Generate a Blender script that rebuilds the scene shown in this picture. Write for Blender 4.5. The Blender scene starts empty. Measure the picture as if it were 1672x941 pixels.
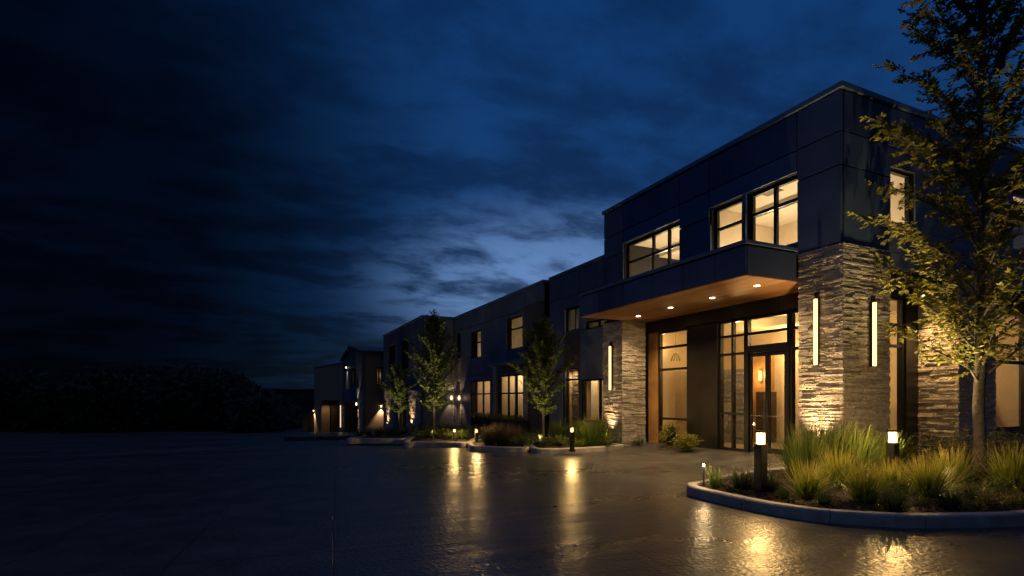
import bpy, math, random
from mathutils import Vector, Matrix
R = random.Random(7)
SC = bpy.context.scene
COL = SC.collection
# ------------------------------------------------------------------ camera geometry (pixels of the photograph -> metres)
F, EYE, HZ = 882.0, 1.6, 650.0
ANG = math.atan(407 / 882.0)
S_, C_ = math.sin(ANG), math.cos(ANG)

def at(px, d):                       # plan position at image column px and depth d
    r = (px - 836) / F * d
    return (C_ * r + S_ * d, C_ * d - S_ * r)
def yx(px, X):                       # Y on the plane X
    r = (px - 836) / F
    return X / (C_ * r + S_) * (C_ - S_ * r)
def xy(px, Y):                       # X on the plane Y
    r = (px - 836) / F
    return Y / (C_ - S_ * r) * (C_ * r + S_)
def zx(px, py, X):
    return EYE + (HZ - py) / F * X / (C_ * (px - 836) / F + S_)
def zy(px, py, Y):
    return EYE + (HZ - py) / F * Y / (C_ - S_ * (px - 836) / F)
def zd(py, d):
    return EYE + (HZ - py) / F * d
def gp(px, py, z=0.0):
    return at(px, F * (EYE - z) / (py - HZ))
def tz(x, y):                        # the lot falls gently away beyond the islands
    return -2.4 * min(1.0, max(0.0, (y - 20) / 48.0))

# ------------------------------------------------------------------ mesh builder
class MB:
    def __init__(s):
        s.v, s.f, s.t = [], [], []
    def quad(s, a, b, c, d, t=None):
        n = len(s.v); s.v += [a, b, c, d]; s.f.append((n, n + 1, n + 2, n + 3))
        if t: s.t += t
    def box(s, x0, x1, y0, y1, z0, z1, j=0.0):
        if x0 > x1: x0, x1 = x1, x0
        if y0 > y1: y0, y1 = y1, y0
        n = len(s.v)
        for x, y, z in ((x0, y0, z0), (x1, y0, z0), (x1, y1, z0), (x0, y1, z0), (x0, y0, z1), (x1, y0, z1), (x1, y1, z1), (x0, y1, z1)):
            if j: x += R.uniform(-j, j); y += R.uniform(-j, j); z += R.uniform(-j, j)
            s.v.append((x, y, z))
        for f in ((0, 3, 2, 1), (4, 5, 6, 7), (0, 1, 5, 4), (1, 2, 6, 5), (2, 3, 7, 6), (3, 0, 4, 7)):
            s.f.append(tuple(n + i for i in f))
    def ab(s, ax, p0, p1, u0, u1, z0, z1, j=0.0):
        if ax == 'x': s.box(p0, p1, u0, u1, z0, z1, j)
        else: s.box(u0, u1, p0, p1, z0, z1, j)
    def tube(s, pts, rad, n=8, cap=True):
        rings = []
        up = Vector((0, 0, 1)); pv = None
        for i, p in enumerate(pts):
            p = Vector(p)
            a = Vector(pts[max(i - 1, 0)]); b = Vector(pts[min(i + 1, len(pts) - 1)])
            t = (b - a).normalized()
            if pv is None:
                pv = t.orthogonal().normalized()
            pv = (pv - t * pv.dot(t)).normalized()
            q = t.cross(pv)
            r = rad[i] if isinstance(rad, (list, tuple)) else rad
            k = len(s.v)
            for m in range(n):
                w = 2 * math.pi * m / n
                s.v.append(tuple(p + pv * (math.cos(w) * r) + q * (math.sin(w) * r)))
            rings.append(k)
        for a, b in zip(rings, rings[1:]):
            for m in range(n):
                s.f.append((a + m, a + (m + 1) % n, b + (m + 1) % n, b + m))
        if cap:
            s.f.append(tuple(rings[0] + m for m in reversed(range(n))))
            s.f.append(tuple(rings[-1] + m for m in range(n)))
    def lathe(s, x, y, prof, n=20):
        s.tube_rings([(x, y, z, r) for r, z in prof], n)
    def tube_rings(s, L, n):
        ks = []
        for x, y, z, r in L:
            ks.append(len(s.v))
            for m in range(n):
                w = 2 * math.pi * m / n
                s.v.append((x + math.cos(w) * r, y + math.sin(w) * r, z))
        for a, b in zip(ks, ks[1:]):
            for m in range(n):
                s.f.append((a + m, a + (m + 1) % n, b + (m + 1) % n, b + m))
        s.f.append(tuple(ks[0] + m for m in reversed(range(n))))
        s.f.append(tuple(ks[-1] + m for m in range(n)))
    def build(s, name, mat, parent=None, org=None, smooth=False, bevel=0.0):
        if org is None:
            org = tuple(wloc(parent)) if parent else (0, 0, 0)
        me = bpy.data.meshes.new(name)
        ox, oy, oz = org
        me.from_pydata([(x - ox, y - oy, z - oz) for x, y, z in s.v], [], s.f)
        if s.t:
            at_ = me.attributes.new('t', 'FLOAT', 'POINT')
            at_.data.foreach_set('value', s.t)
        me.materials.append(mat)
        if smooth:
            me.polygons.foreach_set('use_smooth', [True] * len(me.polygons))
        me.update()
        o = bpy.data.objects.new(name, me)
        COL.objects.link(o)
        if parent: o.parent = parent
        else: o.location = org
        if bevel:
            b = o.modifiers.new('bevel', 'BEVEL'); b.width = bevel; b.segments = 2; b.limit_method = 'ANGLE'
        return o
def wloc(o):
    v = Vector((0, 0, 0))
    while o: v = v + o.location; o = o.parent
    return v
def tag(o, label, cat, group=None):
    o['label'] = label; o['category'] = cat
    if group: o['group'] = group
    return o
def empty(name, loc, label, cat, group=None):
    o = bpy.data.objects.new(name, None); COL.objects.link(o); o.location = loc; o.empty_display_size = .2
    return tag(o, label, cat, group)
def struct(o, kind='structure'):
    o['kind'] = kind; return o
def copy_tree(o, parent=None):
    c = o.copy(); COL.objects.link(c)
    if parent: c.parent = parent
    for ch in list(o.children): copy_tree(ch, c)
    return c

# ------------------------------------------------------------------ materials
def mat(name, col, rough=.6, metal=0., var=0., vscale=4., bump=0., bscale=20., isl=0., spec=.5, coords='Object', dist=.02):
    m = bpy.data.materials.new(name); m.use_nodes = True
    nt = m.node_tree; N = nt.nodes; L = nt.links
    p = N['Principled BSDF']
    p.inputs['Base Color'].default_value = (*col, 1); p.inputs['Roughness'].default_value = rough
    p.inputs['Metallic'].default_value = metal; p.inputs['Specular IOR Level'].default_value = spec
    tc = N.new('ShaderNodeTexCoord')
    fac = None
    if var:
        nz = N.new('ShaderNodeTexNoise'); nz.inputs['Scale'].default_value = vscale; nz.inputs['Detail'].default_value = 6
        L.new(tc.outputs[coords], nz.inputs['Vector'])
        mr = N.new('ShaderNodeMapRange'); mr.inputs['From Min'].default_value = .3; mr.inputs['From Max'].default_value = .7
        mr.inputs['To Min'].default_value = 1 - var; mr.inputs['To Max'].default_value = 1 + var
        L.new(nz.outputs['Fac'], mr.inputs['Value']); fac = mr.outputs['Result']
    if isl:
        ge = N.new('ShaderNodeNewGeometry')
        mr = N.new('ShaderNodeMapRange'); mr.inputs['To Min'].default_value = 1 - isl; mr.inputs['To Max'].default_value = 1 + isl
        L.new(ge.outputs['Random Per Island'], mr.inputs['Value'])
        if fac:
            mu = N.new('ShaderNodeMath'); mu.operation = 'MULTIPLY'; L.new(fac, mu.inputs[0]); L.new(mr.outputs['Result'], mu.inputs[1]); fac = mu.outputs[0]
        else: fac = mr.outputs['Result']
    if fac:
        vm = N.new('ShaderNodeVectorMath'); vm.operation = 'SCALE'; vm.inputs[0].default_value = col
        L.new(fac, vm.inputs['Scale']); L.new(vm.outputs[0], p.inputs['Base Color'])
    if bump:
        nb = N.new('ShaderNodeTexNoise'); nb.inputs['Scale'].default_value = bscale; nb.inputs['Detail'].default_value = 5
        L.new(tc.outputs[coords], nb.inputs['Vector'])
        b = N.new('ShaderNodeBump'); b.inputs['Strength'].default_value = bump; b.inputs['Distance'].default_value = dist
        L.new(nb.outputs['Fac'], b.inputs['Height']); L.new(b.outputs[0], p.inputs['Normal'])
    return m
def emit(name, col, st):
    m = bpy.data.materials.new(name); m.use_nodes = True
    nt = m.node_tree; nt.nodes.clear()
    e = nt.nodes.new('ShaderNodeEmission'); e.inputs[0].default_value = (*col, 1); e.inputs[1].default_value = st
    o = nt.nodes.new('ShaderNodeOutputMaterial'); nt.links.new(e.outputs[0], o.inputs[0])
    return m
def glass(name, tint, refl=1.0):
    m = bpy.data.materials.new(name); m.use_nodes = True
    nt = m.node_tree; N = nt.nodes; L = nt.links; N.clear()
    tr = N.new('ShaderNodeBsdfTransparent'); tr.inputs[0].default_value = (*tint, 1)
    gl = N.new('ShaderNodeBsdfGlossy'); gl.inputs['Roughness'].default_value = .03
    fr = N.new('ShaderNodeFresnel'); ge = N.new('ShaderNodeNewGeometry'); io = N.new('ShaderNodeMapRange')
    io.inputs['To Min'].default_value = 1.5; io.inputs['To Max'].default_value = 1 / 1.5      # same reflectance from either side of the pane
    L.new(ge.outputs['Backfacing'], io.inputs['Value']); L.new(io.outputs['Result'], fr.inputs[0])
    mu = N.new('ShaderNodeMath'); mu.operation = 'MULTIPLY'; mu.inputs[1].default_value = refl; mu.use_clamp = True
    mx = N.new('ShaderNodeMixShader'); o = N.new('ShaderNodeOutputMaterial')
    L.new(fr.outputs[0], mu.inputs[0]); L.new(mu.outputs[0], mx.inputs[0])
    L.new(tr.outputs[0], mx.inputs[1]); L.new(gl.outputs[0], mx.inputs[2]); L.new(mx.outputs[0], o.inputs[0])
    return m
def foliage(name, stops, rough=.5, isl=.3, trans=.35):
    """stops: colour along attribute t (base of a blade to its tip)"""
    m = bpy.data.materials.new(name); m.use_nodes = True
    nt = m.node_tree; N = nt.nodes; L = nt.links
    p = N['Principled BSDF']; p.inputs['Roughness'].default_value = rough; p.inputs['Specular IOR Level'].default_value = .35
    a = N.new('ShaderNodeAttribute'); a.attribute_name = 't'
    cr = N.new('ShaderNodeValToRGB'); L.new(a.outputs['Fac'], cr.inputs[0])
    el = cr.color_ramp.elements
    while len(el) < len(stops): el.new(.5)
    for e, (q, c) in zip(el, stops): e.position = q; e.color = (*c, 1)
    ge = N.new('ShaderNodeNewGeometry')
    mr = N.new('ShaderNodeMapRange'); mr.inputs['To Min'].default_value = 1 - isl; mr.inputs['To Max'].default_value = 1 + isl
    L.new(ge.outputs['Random Per Island'], mr.inputs['Value'])
    vm = N.new('ShaderNodeVectorMath'); vm.operation = 'SCALE'; L.new(cr.outputs[0], vm.inputs[0]); L.new(mr.outputs[0], vm.inputs['Scale'])
    L.new(vm.outputs[0], p.inputs['Base Color'])
    t = N.new('ShaderNodeBsdfTranslucent'); L.new(vm.outputs[0], t.inputs[0])
    mx = N.new('ShaderNodeMixShader'); mx.inputs[0].default_value = trans
    o = N['Material Output']; L.new(p.outputs[0], mx.inputs[1]); L.new(t.outputs[0], mx.inputs[2]); L.new(mx.outputs[0], o.inputs[0])
    return m
def brick(name, c1, c2, mortar, axis='x', bw=.24, bh=.075, rough=.8):
    m = bpy.data.materials.new(name); m.use_nodes = True
    nt = m.node_tree; N = nt.nodes; L = nt.links
    p = N['Principled BSDF']; p.inputs['Roughness'].default_value = rough
    ge = N.new('ShaderNodeNewGeometry'); sp = N.new('ShaderNodeSeparateXYZ'); L.new(ge.outputs['Position'], sp.inputs[0])
    ad = N.new('ShaderNodeMath'); ad.operation = 'ADD'; L.new(sp.outputs[0], ad.inputs[0]); L.new(sp.outputs[1], ad.inputs[1])
    cb = N.new('ShaderNodeCombineXYZ'); L.new(ad.outputs[0], cb.inputs[0]); L.new(sp.outputs[2], cb.inputs[1])
    b = N.new('ShaderNodeTexBrick'); L.new(cb.outputs[0], b.inputs['Vector'])
    b.inputs['Scale'].default_value = 1; b.inputs['Brick Width'].default_value = bw; b.inputs['Row Height'].default_value = bh
    b.inputs['Mortar Size'].default_value = .006; b.inputs['Color1'].default_value = (*c1, 1); b.inputs['Color2'].default_value = (*c2, 1); b.inputs['Mortar'].default_value = (*mortar, 1)
    L.new(b.outputs['Color'], p.inputs['Base Color'])
    bp = N.new('ShaderNodeBump'); bp.inputs['Strength'].default_value = .8; bp.inputs['Distance'].default_value = .012; bp.invert = True
    L.new(b.outputs['Fac'], bp.inputs['Height']); L.new(bp.outputs[0], p.inputs['Normal'])
    return m

M = {}
M['panel'] = mat('dark blue metal cladding', (.055, .088, .185), .52, .1, spec=.3, var=.2, vscale=1.1, isl=.25, bump=.03, bscale=3)
M['panel_far'] = mat('dark grey cladding', (.095, .115, .175), .5, .08, var=.12, vscale=1.2, isl=.2)
M['panel_blue'] = mat('blue grey cladding', (.085, .10, .135), .5, .15, var=.12, vscale=1.2, isl=.15)
M['coping'] = mat('metal coping', (.10, .16, .29), .45, .2)
M['backing'] = mat('dark wall membrane', (.012, .012, .014), .8)
M['black'] = mat('black anodised metal', (.012, .012, .013), .4, .3)
M['bronze'] = mat('dark bronze sheet', (.028, .024, .021), .36, .45, var=.15, vscale=2, isl=.15)
M['steel'] = mat('brushed steel', (.5, .47, .42), .25, 1.)
M['stone'] = mat('stacked ledgestone', (.36, .335, .315), .85, 0, var=.25, vscale=9, isl=.26, bump=.9, bscale=28, dist=.03)
M['stone_core'] = mat('stone core', (.05, .042, .035), .95)
M['brick'] = brick('dark brick', (.06, .05, .05), (.10, .08, .075), (.03, .028, .03))
M['cream'] = mat('cream plaster', (.68, .55, .38), .85, var=.05)
M['taupe'] = mat('taupe plaster', (.13, .085, .045), .8, var=.1)
M['white'] = mat('ceiling paint', (.74, .64, .49), .9, var=.04)
M['carpet'] = mat('carpet', (.12, .09, .07), .95, var=.2, vscale=20)
M['wood'] = mat('amber wood panel', (.42, .23, .085), .45, var=.25, vscale=3)
M['vent'] = mat('grey vent', (.16, .14, .12), .6)
M['dark_int'] = mat('dark joinery', (.05, .032, .02), .5)
M['glass'] = glass('clear glazing', (.93, .93, .9), .65)
M['glass_cool'] = glass('cool tinted glazing', (.75, .8, .85), 1.8)
M['kerb'] = mat('concrete kerb', (.34, .33, .33), .72, var=.32, vscale=3.5, bump=.25, bscale=60, dist=.005)
M['soil'] = mat('dark mulch soil', (.025, .017, .012), .95, var=.5, vscale=18, bump=1., bscale=40, dist=.05)
M['chips'] = mat('bark chips', (.032, .021, .014), .9, isl=.7)
M['bark'] = mat('grey bark', (.085, .075, .07), .9, var=.4, vscale=14, bump=1., bscale=45, dist=.02)
M['render'] = mat('beige render', (.27, .185, .115), .85, var=.1, vscale=2)
M['slate'] = mat('metal roof', (.05, .06, .08), .45, .4)
M['dist'] = mat('far dark wall', (.02, .02, .022), .9)
M['lamp'] = emit('warm lamp', (1, .66, .30), 9)
def diffuser_mat(name, col, st):
    m = emit(name, col, st); nt = m.node_tree; N = nt.nodes
    t = N.new('ShaderNodeBsdfTransparent'); a = N.new('ShaderNodeAddShader')
    e = [n for n in N if n.type == 'EMISSION'][0]; o = [n for n in N if n.type == 'OUTPUT_MATERIAL'][0]
    t.inputs[0].default_value = (.75, .75, .75, 1)
    nt.links.new(e.outputs[0], a.inputs[0]); nt.links.new(t.outputs[0], a.inputs[1]); nt.links.new(a.outputs[0], o.inputs[0])
    return m
M['head'] = diffuser_mat('bollard lamp head', (1, .58, .19), 5)
M['head_small'] = diffuser_mat('small bollard lamp head', (1, .58, .2), 1.6)
M['lamp_small'] = emit('small warm lamp', (1, .62, .26), 5)
M['tube'] = emit('warm linear lamp', (1, .60, .20), 3.6)
M['disc'] = emit('downlight lens', (1, .72, .38), 14)
M['cool_lamp'] = emit('cool lamp', (1, .80, .52), 5)
M['pend'] = emit('pendant glow', (1, .58, .22), 3)
M['purple'] = emit('purple glow', (.6, .12, .5), .5)

def wood_soffit():
    m = mat('wood plank soffit', (.34, .17, .075), .62, spec=.25)
    nt = m.node_tree; N = nt.nodes; L = nt.links; p = N['Principled BSDF']
    ge = N.new('ShaderNodeNewGeometry'); sp = N.new('ShaderNodeSeparateXYZ'); L.new(ge.outputs['Position'], sp.inputs[0])
    cb = N.new('ShaderNodeCombineXYZ'); L.new(sp.outputs[1], cb.inputs[0]); L.new(sp.outputs[0], cb.inputs[1])
    b = N.new('ShaderNodeTexBrick'); L.new(cb.outputs[0], b.inputs['Vector']); b.inputs['Scale'].default_value = 1
    b.inputs['Brick Width'].default_value = 2.4; b.inputs['Row Height'].default_value = .13; b.inputs['Mortar Size'].default_value = .005
    b.inputs['Color1'].default_value = (.26, .13, .055, 1); b.inputs['Color2'].default_value = (.40, .21, .095, 1); b.inputs['Mortar'].default_value = (.05, .025, .01, 1)
    L.new(b.outputs['Color'], p.inputs['Base Color'])
    return m
M['soffit'] = wood_soffit()

def ground_mat():
    m = bpy.data.materials.new('damp stamped concrete'); m.use_nodes = True
    nt = m.node_tree; N = nt.nodes; L = nt.links; p = N['Principled BSDF']
    ge = N.new('ShaderNodeNewGeometry'); pos = ge.outputs['Position']
    def noise(scale, det, sx=1, sy=1, rough=.5):
        mp = N.new('ShaderNodeMapping'); mp.inputs['Scale'].default_value = (sx, sy, 1); mp.inputs['Rotation'].default_value = (0, 0, ANG)
        L.new(pos, mp.inputs[0])
        n = N.new('ShaderNodeTexNoise'); n.inputs['Scale'].default_value = scale; n.inputs['Detail'].default_value = det; n.inputs['Roughness'].default_value = rough
        L.new(mp.outputs[0], n.inputs['Vector']); return n.outputs['Fac']
    def rng(v, a, b, c, d):
        r = N.new('ShaderNodeMapRange'); L.new(v, r.inputs[0])
        for i, x in enumerate((a, b, c, d)): r.inputs[1 + i].default_value = x
        return r.outputs[0]
    def mul(a, b):
        q = N.new('ShaderNodeMath'); q.operation = 'MULTIPLY'
        for i, x in enumerate((a, b)):
            if isinstance(x, (int, float)): q.inputs[i].default_value = x
            else: L.new(x, q.inputs[i])
        return q.outputs[0]
    def add(a, b):
        q = N.new('ShaderNodeMath'); q.operation = 'ADD'; L.new(a, q.inputs[0]); L.new(b, q.inputs[1]); return q.outputs[0]
    big = noise(.35, 5, .45, 1.3); mid = noise(2.2, 6); grit = noise(20, 1.5, rough=.5); und = noise(1.5, 2, .32, 1.7)
    # control joints of the slabs, slightly wandering
    wob = N.new('ShaderNodeTexNoise'); wob.inputs['Scale'].default_value = .8; L.new(pos, wob.inputs['Vector'])
    va = N.new('ShaderNodeVectorMath'); va.operation = 'MULTIPLY_ADD'; L.new(wob.outputs['Color'], va.inputs[0]); va.inputs[1].default_value = (.10, .10, 0); L.new(pos, va.inputs[2])
    mp = N.new('ShaderNodeMapping'); mp.inputs['Rotation'].default_value = (0, 0, .12); L.new(va.outputs[0], mp.inputs[0])
    b = N.new('ShaderNodeTexBrick'); b.offset = 0; b.inputs['Scale'].default_value = 1; b.inputs['Brick Width'].default_value = 1.5; b.inputs['Row Height'].default_value = 1.5
    b.inputs['Mortar Size'].default_value = .009; b.inputs['Mortar Smooth'].default_value = .3; L.new(mp.outputs[0], b.inputs['Vector'])
    joint = b.outputs['Fac']
    shade = mul(rng(mid, .3, .7, .75, 1.25), rng(big, .3, .7, .8, 1.2))
    shade = mul(shade, rng(joint, 0, 1, 1, .3))
    vm = N.new('ShaderNodeVectorMath'); vm.operation = 'SCALE'; vm.inputs[0].default_value = (.058, .058, .063); L.new(shade, vm.inputs['Scale'])
    L.new(vm.outputs[0], p.inputs['Base Color'])
    rg = add(rng(big, .35, .65, .24, .42), rng(mid, .3, .7, -.04, .07))
    L.new(rg, p.inputs['Roughness'])
    p.inputs['Specular IOR Level'].default_value = .36
    h = add(add(mul(grit, 1.0), mul(und, 2.6)), mul(joint, -.45))
    bp = N.new('ShaderNodeBump'); bp.inputs['Strength'].default_value = .8; bp.inputs['Distance'].default_value = .010
    L.new(h, bp.inputs['Height']); L.new(bp.outputs[0], p.inputs['Normal'])
    return m
M['ground'] = ground_mat()
M['apron'] = mat('entrance paving', (.20, .165, .13), .5, var=.2, vscale=1.5, bump=.3, bscale=30, dist=.006)

# foliage
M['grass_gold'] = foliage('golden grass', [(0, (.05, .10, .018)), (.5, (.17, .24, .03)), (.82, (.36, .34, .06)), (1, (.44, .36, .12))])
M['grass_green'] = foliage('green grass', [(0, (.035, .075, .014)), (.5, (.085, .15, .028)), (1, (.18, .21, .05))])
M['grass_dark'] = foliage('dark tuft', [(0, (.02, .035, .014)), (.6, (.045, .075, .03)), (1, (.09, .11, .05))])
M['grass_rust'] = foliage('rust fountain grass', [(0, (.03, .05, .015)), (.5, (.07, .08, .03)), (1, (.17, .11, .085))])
M['leaf'] = foliage('tree leaf', [(0, (.085, .105, .014)), (1, (.24, .22, .03))], isl=.45, trans=.3)
M['leaf_far'] = foliage('far tree leaf', [(0, (.08, .12, .03)), (1, (.17, .22, .05))], isl=.45, trans=.3)
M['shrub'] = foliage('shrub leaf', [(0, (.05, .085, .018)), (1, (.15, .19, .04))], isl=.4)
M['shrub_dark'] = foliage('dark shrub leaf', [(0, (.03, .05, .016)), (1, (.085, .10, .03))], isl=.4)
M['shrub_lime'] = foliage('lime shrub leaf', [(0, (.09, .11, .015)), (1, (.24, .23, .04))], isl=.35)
M['wood_far'] = foliage('far wood', [(0, (.02, .025, .015)), (1, (.03, .035, .02))])

# ------------------------------------------------------------------ walls, panels and windows
def split(u0, u1, z0, z1, ops):
    us = sorted({u0, u1} | {u for o in ops for u in o[:2] if u0 < u < u1})
    zs = sorted({z0, z1} | {z for o in ops for z in o[2:4] if z0 < z < z1})
    for a, b in zip(us, us[1:]):
        run = None
        for c, d in zip(zs, zs[1:]):
            m, n = (a + b) / 2, (c + d) / 2
            hit = any(o[0] < m < o[1] and o[2] < n < o[3] for o in ops)
            if hit:
                if run: yield a, b, run[0], run[1]
                run = None
            else:
                run = (run[0], d) if run else (c, d)
        if run: yield a, b, run[0], run[1]
def wall(mb, ax, p0, p1, u0, u1, z0, z1, ops=()):
    for a, b, c, d in split(u0, u1, z0, z1, ops): mb.ab(ax, p0, p1, a, b, c, d)
def panels(mb, ax, p0, p1, us, zs, ops=(), gap=.03):
    g = gap / 2
    for a, b in zip(us, us[1:]):
        for c, d in zip(zs, zs[1:]):
            for r in split(a + g, b - g, c + g, d - g, ops): mb.ab(ax, p0, p1, *r)
def window(parent, ax, p, u0, u1, z0, z1, mul=(), tra=(), fw=.055, dp=.09, gm='glass', sgn=1, label=None):
    """frame standing on plane p (outer face), inwards = +sgn"""
    fb = MB(); q = p + sgn * dp
    fb.ab(ax, p, q, u0, u0 + fw, z0, z1); fb.ab(ax, p, q, u1 - fw, u1, z0, z1)
    fb.ab(ax, p, q, u0 + fw, u1 - fw, z0, z0 + fw); fb.ab(ax, p, q, u0 + fw, u1 - fw, z1 - fw, z1)
    ms = sorted(mul)
    for u in ms: fb.ab(ax, p + sgn * .004, q - sgn * .004, u - fw / 2, u + fw / 2, z0 + fw, z1 - fw)
    xs = [u0 + fw] + [v for u in ms for v in (u - fw / 2, u + fw / 2)] + [u1 - fw]
    for t in tra:
        for a, b in zip(xs[::2], xs[1::2]): fb.ab(ax, p + sgn * .008, q - sgn * .008, a, b, t - fw / 2, t + fw / 2)
    o = fb.build('window', M['black'], parent)
    gb = MB(); c = p + sgn * dp * .5
    gb.ab(ax, c - .004, c + .004, u0 + fw * .5, u1 - fw * .5, z0 + fw * .5, z1 - fw * .5)
    gb.build('glass', M[gm], o)
    if label: o['label'] = label
    return o
def ledge(parent, x0, x1, y0, y1, z0, z1, faces='xyXY', name='stone_pillar', ch=(.03, .055), ln=(.14, .6), pr=.019):
    """stacked stone facing with a dark mortar core"""
    mb = MB()
    mb.box(x0 + .03, x1 - .03, y0 + .03, y1 - .03, z0, z1 - .01)
    for fc in faces:
        lo, hi = ((y0, y1) if fc in 'xX' else (x0, x1))
        z = z0
        while z < z1 - .02:
            h = min(R.uniform(*ch), z1 - z)
            if z1 - z - h < .035: h = z1 - z
            u = lo - R.uniform(0, .015)
            while u < hi - .01:
                w = R.uniform(*ln)
                if hi - u - w < .12: w = hi - u + R.uniform(0, .012)
                hh = h * (R.uniform(.46, .54) if R.random() < .22 else 1)
                zz = z
                while zz < z + h - .005:
                    k = R.uniform(-.012, pr) if R.random() > .12 else R.uniform(pr, pr * 1.5)
                    a, b, c, d = u + .001, u + w - .003, zz + .001, min(zz + hh, z + h) - .002
                    if fc == 'x': mb.box(x0 - k, x0 + .06, a, b, c, d, .006)
                    elif fc == 'X': mb.box(x1 - .06, x1 + k, a, b, c, d, .006)
                    elif fc == 'y': mb.box(a, b, y0 - k, y0 + .06, c, d, .006)
                    else: mb.box(a, b, y1 - .06, y1 + k, c, d, .006)
                    zz += hh
                u += w
            z += h
    return mb.build(name, M['stone'], parent)

# ------------------------------------------------------------------ lights
def spot(name, loc, to, watts, ang, blend=.6, col=(1, .68, .34), rad=.04, parent=None):
    l = bpy.data.lights.new(name, 'SPOT'); l.energy = watts * 2.2; l.color = col; l.spot_size = math.radians(ang); l.spot_blend = blend; l.shadow_soft_size = rad; l.color = (col[0], col[1] * .93, col[2] * .8)
    o = bpy.data.objects.new(name, l); COL.objects.link(o)
    d = Vector(to) - Vector(loc)
    o.rotation_euler = d.to_track_quat('-Z', 'Y').to_euler()
    o.location = Vector(loc) - (wloc(parent) if parent else Vector((0, 0, 0)))
    if parent: o.parent = parent
    return o
def point(name, loc, watts, col=(1, .72, .40), rad=.12, parent=None):
    l = bpy.data.lights.new(name, 'POINT'); l.energy = watts * (3.6 if 'room' in name else 2.0 if 'lobby' in name else 1.5 if 'wing' in name else 3.0); l.color = col; l.shadow_soft_size = rad
    o = bpy.data.objects.new(name, l); COL.objects.link(o)
    o.location = Vector(loc) - (wloc(parent) if parent else Vector((0, 0, 0)))
    if parent: o.parent = parent
    return o

# ================================================================== GROUND
def build_ground():
    xs = [-400, -200, -110, -60] + [-40 + 4 * i for i in range(26)] + [90, 140, 240, 400]
    ys = [-200, -80, -30] + [-16 + 4 * i for i in range(9)] + [20 + 4 * i for i in range(1, 13)] + [90, 140, 240, 420, 700]
    ys = sorted(set(ys))
    mb = MB()
    for y in ys:
        for x in xs: mb.v.append((x, y, tz(x, y)))
    n = len(xs)
    for j in range(len(ys) - 1):
        for i in range(n - 1):
            a = j * n + i; mb.f.append((a, a + 1, a + n + 1, a + n))
    struct(mb.build('parking_lot', M['ground']))
build_ground()

# ================================================================== ENTRANCE BUILDING
XF, YE, YFAR = 10.3, 6.91, 15.03      # front plane, near end, far end
XG = 11.5                             # lobby glazing
ZS = 4.06                             # soffit
EB = empty('entrance_building', (13, 11, 0), 'two storey dark blue panelled block with lit windows above a wood lined entrance canopy', 'building')
# --- upper floor
j1, j2, j3, j4 = yx(1301, XF), yx(1157.9, XF), yx(1108.7, XF), yx(1017.5, XF)
opsF = [(j1 + .01, yx(1217, XF), 4.9, 6.40), (yx(1211, XF), j2 - .03, 4.9, 6.40), (j3, j4 - .01, 4.9, 6.45)]
pb = MB()
panels(pb, 'x', XF, XF + .06, [YE, j1, j2, j3, j4, YFAR], [4.66, 6.19, 6.86, 7.67], opsF + [(j1, j2, 6.0, 6.86), (j3, j4, 6.0, 6.86)])
# strips over the windows without the lower joint
panels(pb, 'x', XF, XF + .06, [j1, j2], [6.40, 6.86], []); pb.ab('x', XF + .005, XF + .058, opsF[0][1], opsF[1][0], 5.95, 6.40); panels(pb, 'x', XF, XF + .06, [j3, j4], [6.45, 6.86], [])
XE = 11.8                             # return of the dark volume on the end face
panels(pb, 'y', YE, YE + .06, [XF + .07, XE], [4.66, 6.19, 6.86, 7.67])
panels(pb, 'y', YE, YE + .06, [XE, 14.2, 17.0, 20.0], [6.86, 7.67])
panels(pb, 'y', YFAR - .06, YFAR, [XF + .07, 13, 16, 20], [4.66, 6.19, 6.86, 7.67])
pb.build('cladding', M['panel'], EB)
sb = MB()
wall(sb, 'x', XF + .062, XF + .26, YE + .062, YFAR - .062, 4.12, 7.6, opsF)
eops = [(xy(1436, YE + .25), xy(1476, YE + .25), 5.3, 6.45), (xy(1636, YE + .25), xy(1700, YE + .25), 5.3, 6.9)]
wall(sb, 'y', YE + .062, YE + .24, XF + .262, 20, 4.12, 7.6, eops)
sb.box(19.8, 20, YE + .25, YFAR - .062, 4.12, 7.6); sb.box(XF + .27, 19.79, YFAR - .2, YFAR - .064, 4.12, 7.6)
sb.box(XF + .1, 20, YE + .1, YFAR - .1, 7.602, 7.68)
sb.build('wall', M['backing'], EB)
sd = MB()
z = 4.3
while z < 6.84:
    for r in split(XE + .02, 19.9, z, min(z + .17, 6.85), eops): sd.ab('y', YE + .025, YE + .06, *r)
    z += .178
sd.build('siding', M['panel_blue'], EB)
cp = MB()
cp.box(XF - .05, XF + .3, YE - .05, YFAR + .05, 7.685, 7.80); cp.box(XF + .302, 20.05, YE - .05, YE + .3, 7.685, 7.80); cp.box(XF + .302, 20.05, YFAR - .3, YFAR + .05, 7.685, 7.80)
cp.build('coping', M['coping'], EB, bevel=.012)
xw = XF + .17
for (a, b, c, d), ml, tr in ((opsF[0], [(opsF[0][0] + opsF[0][1]) / 2], [5.90]), (opsF[1], [], [5.86]), (opsF[2], [opsF[2][0] + .62, opsF[2][0] + 1.30], [5.86])):
    window(EB, 'x', xw, a, b, c, d, ml, tr, fw=.07)
for o in eops: window(EB, 'y', YE + .12, *o, [], [], fw=.05)
ib = MB()                              # upper room
ib.box(13.4, 13.6, YE + .3, YFAR - .25, 4.3, 6.74)
ib.box(XF + .27, 13.39, 11.0, 11.15, 4.3, 6.74)
ib.box(16.0, 16.1, YE + .3, YFAR - .25, 4.3, 6.74)
ib.build('interior_wall', M['cream'], EB)
ib = MB(); ib.box(XF + .262, 19.7, YE + .25, YFAR - .21, 6.75, 6.85)
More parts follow.
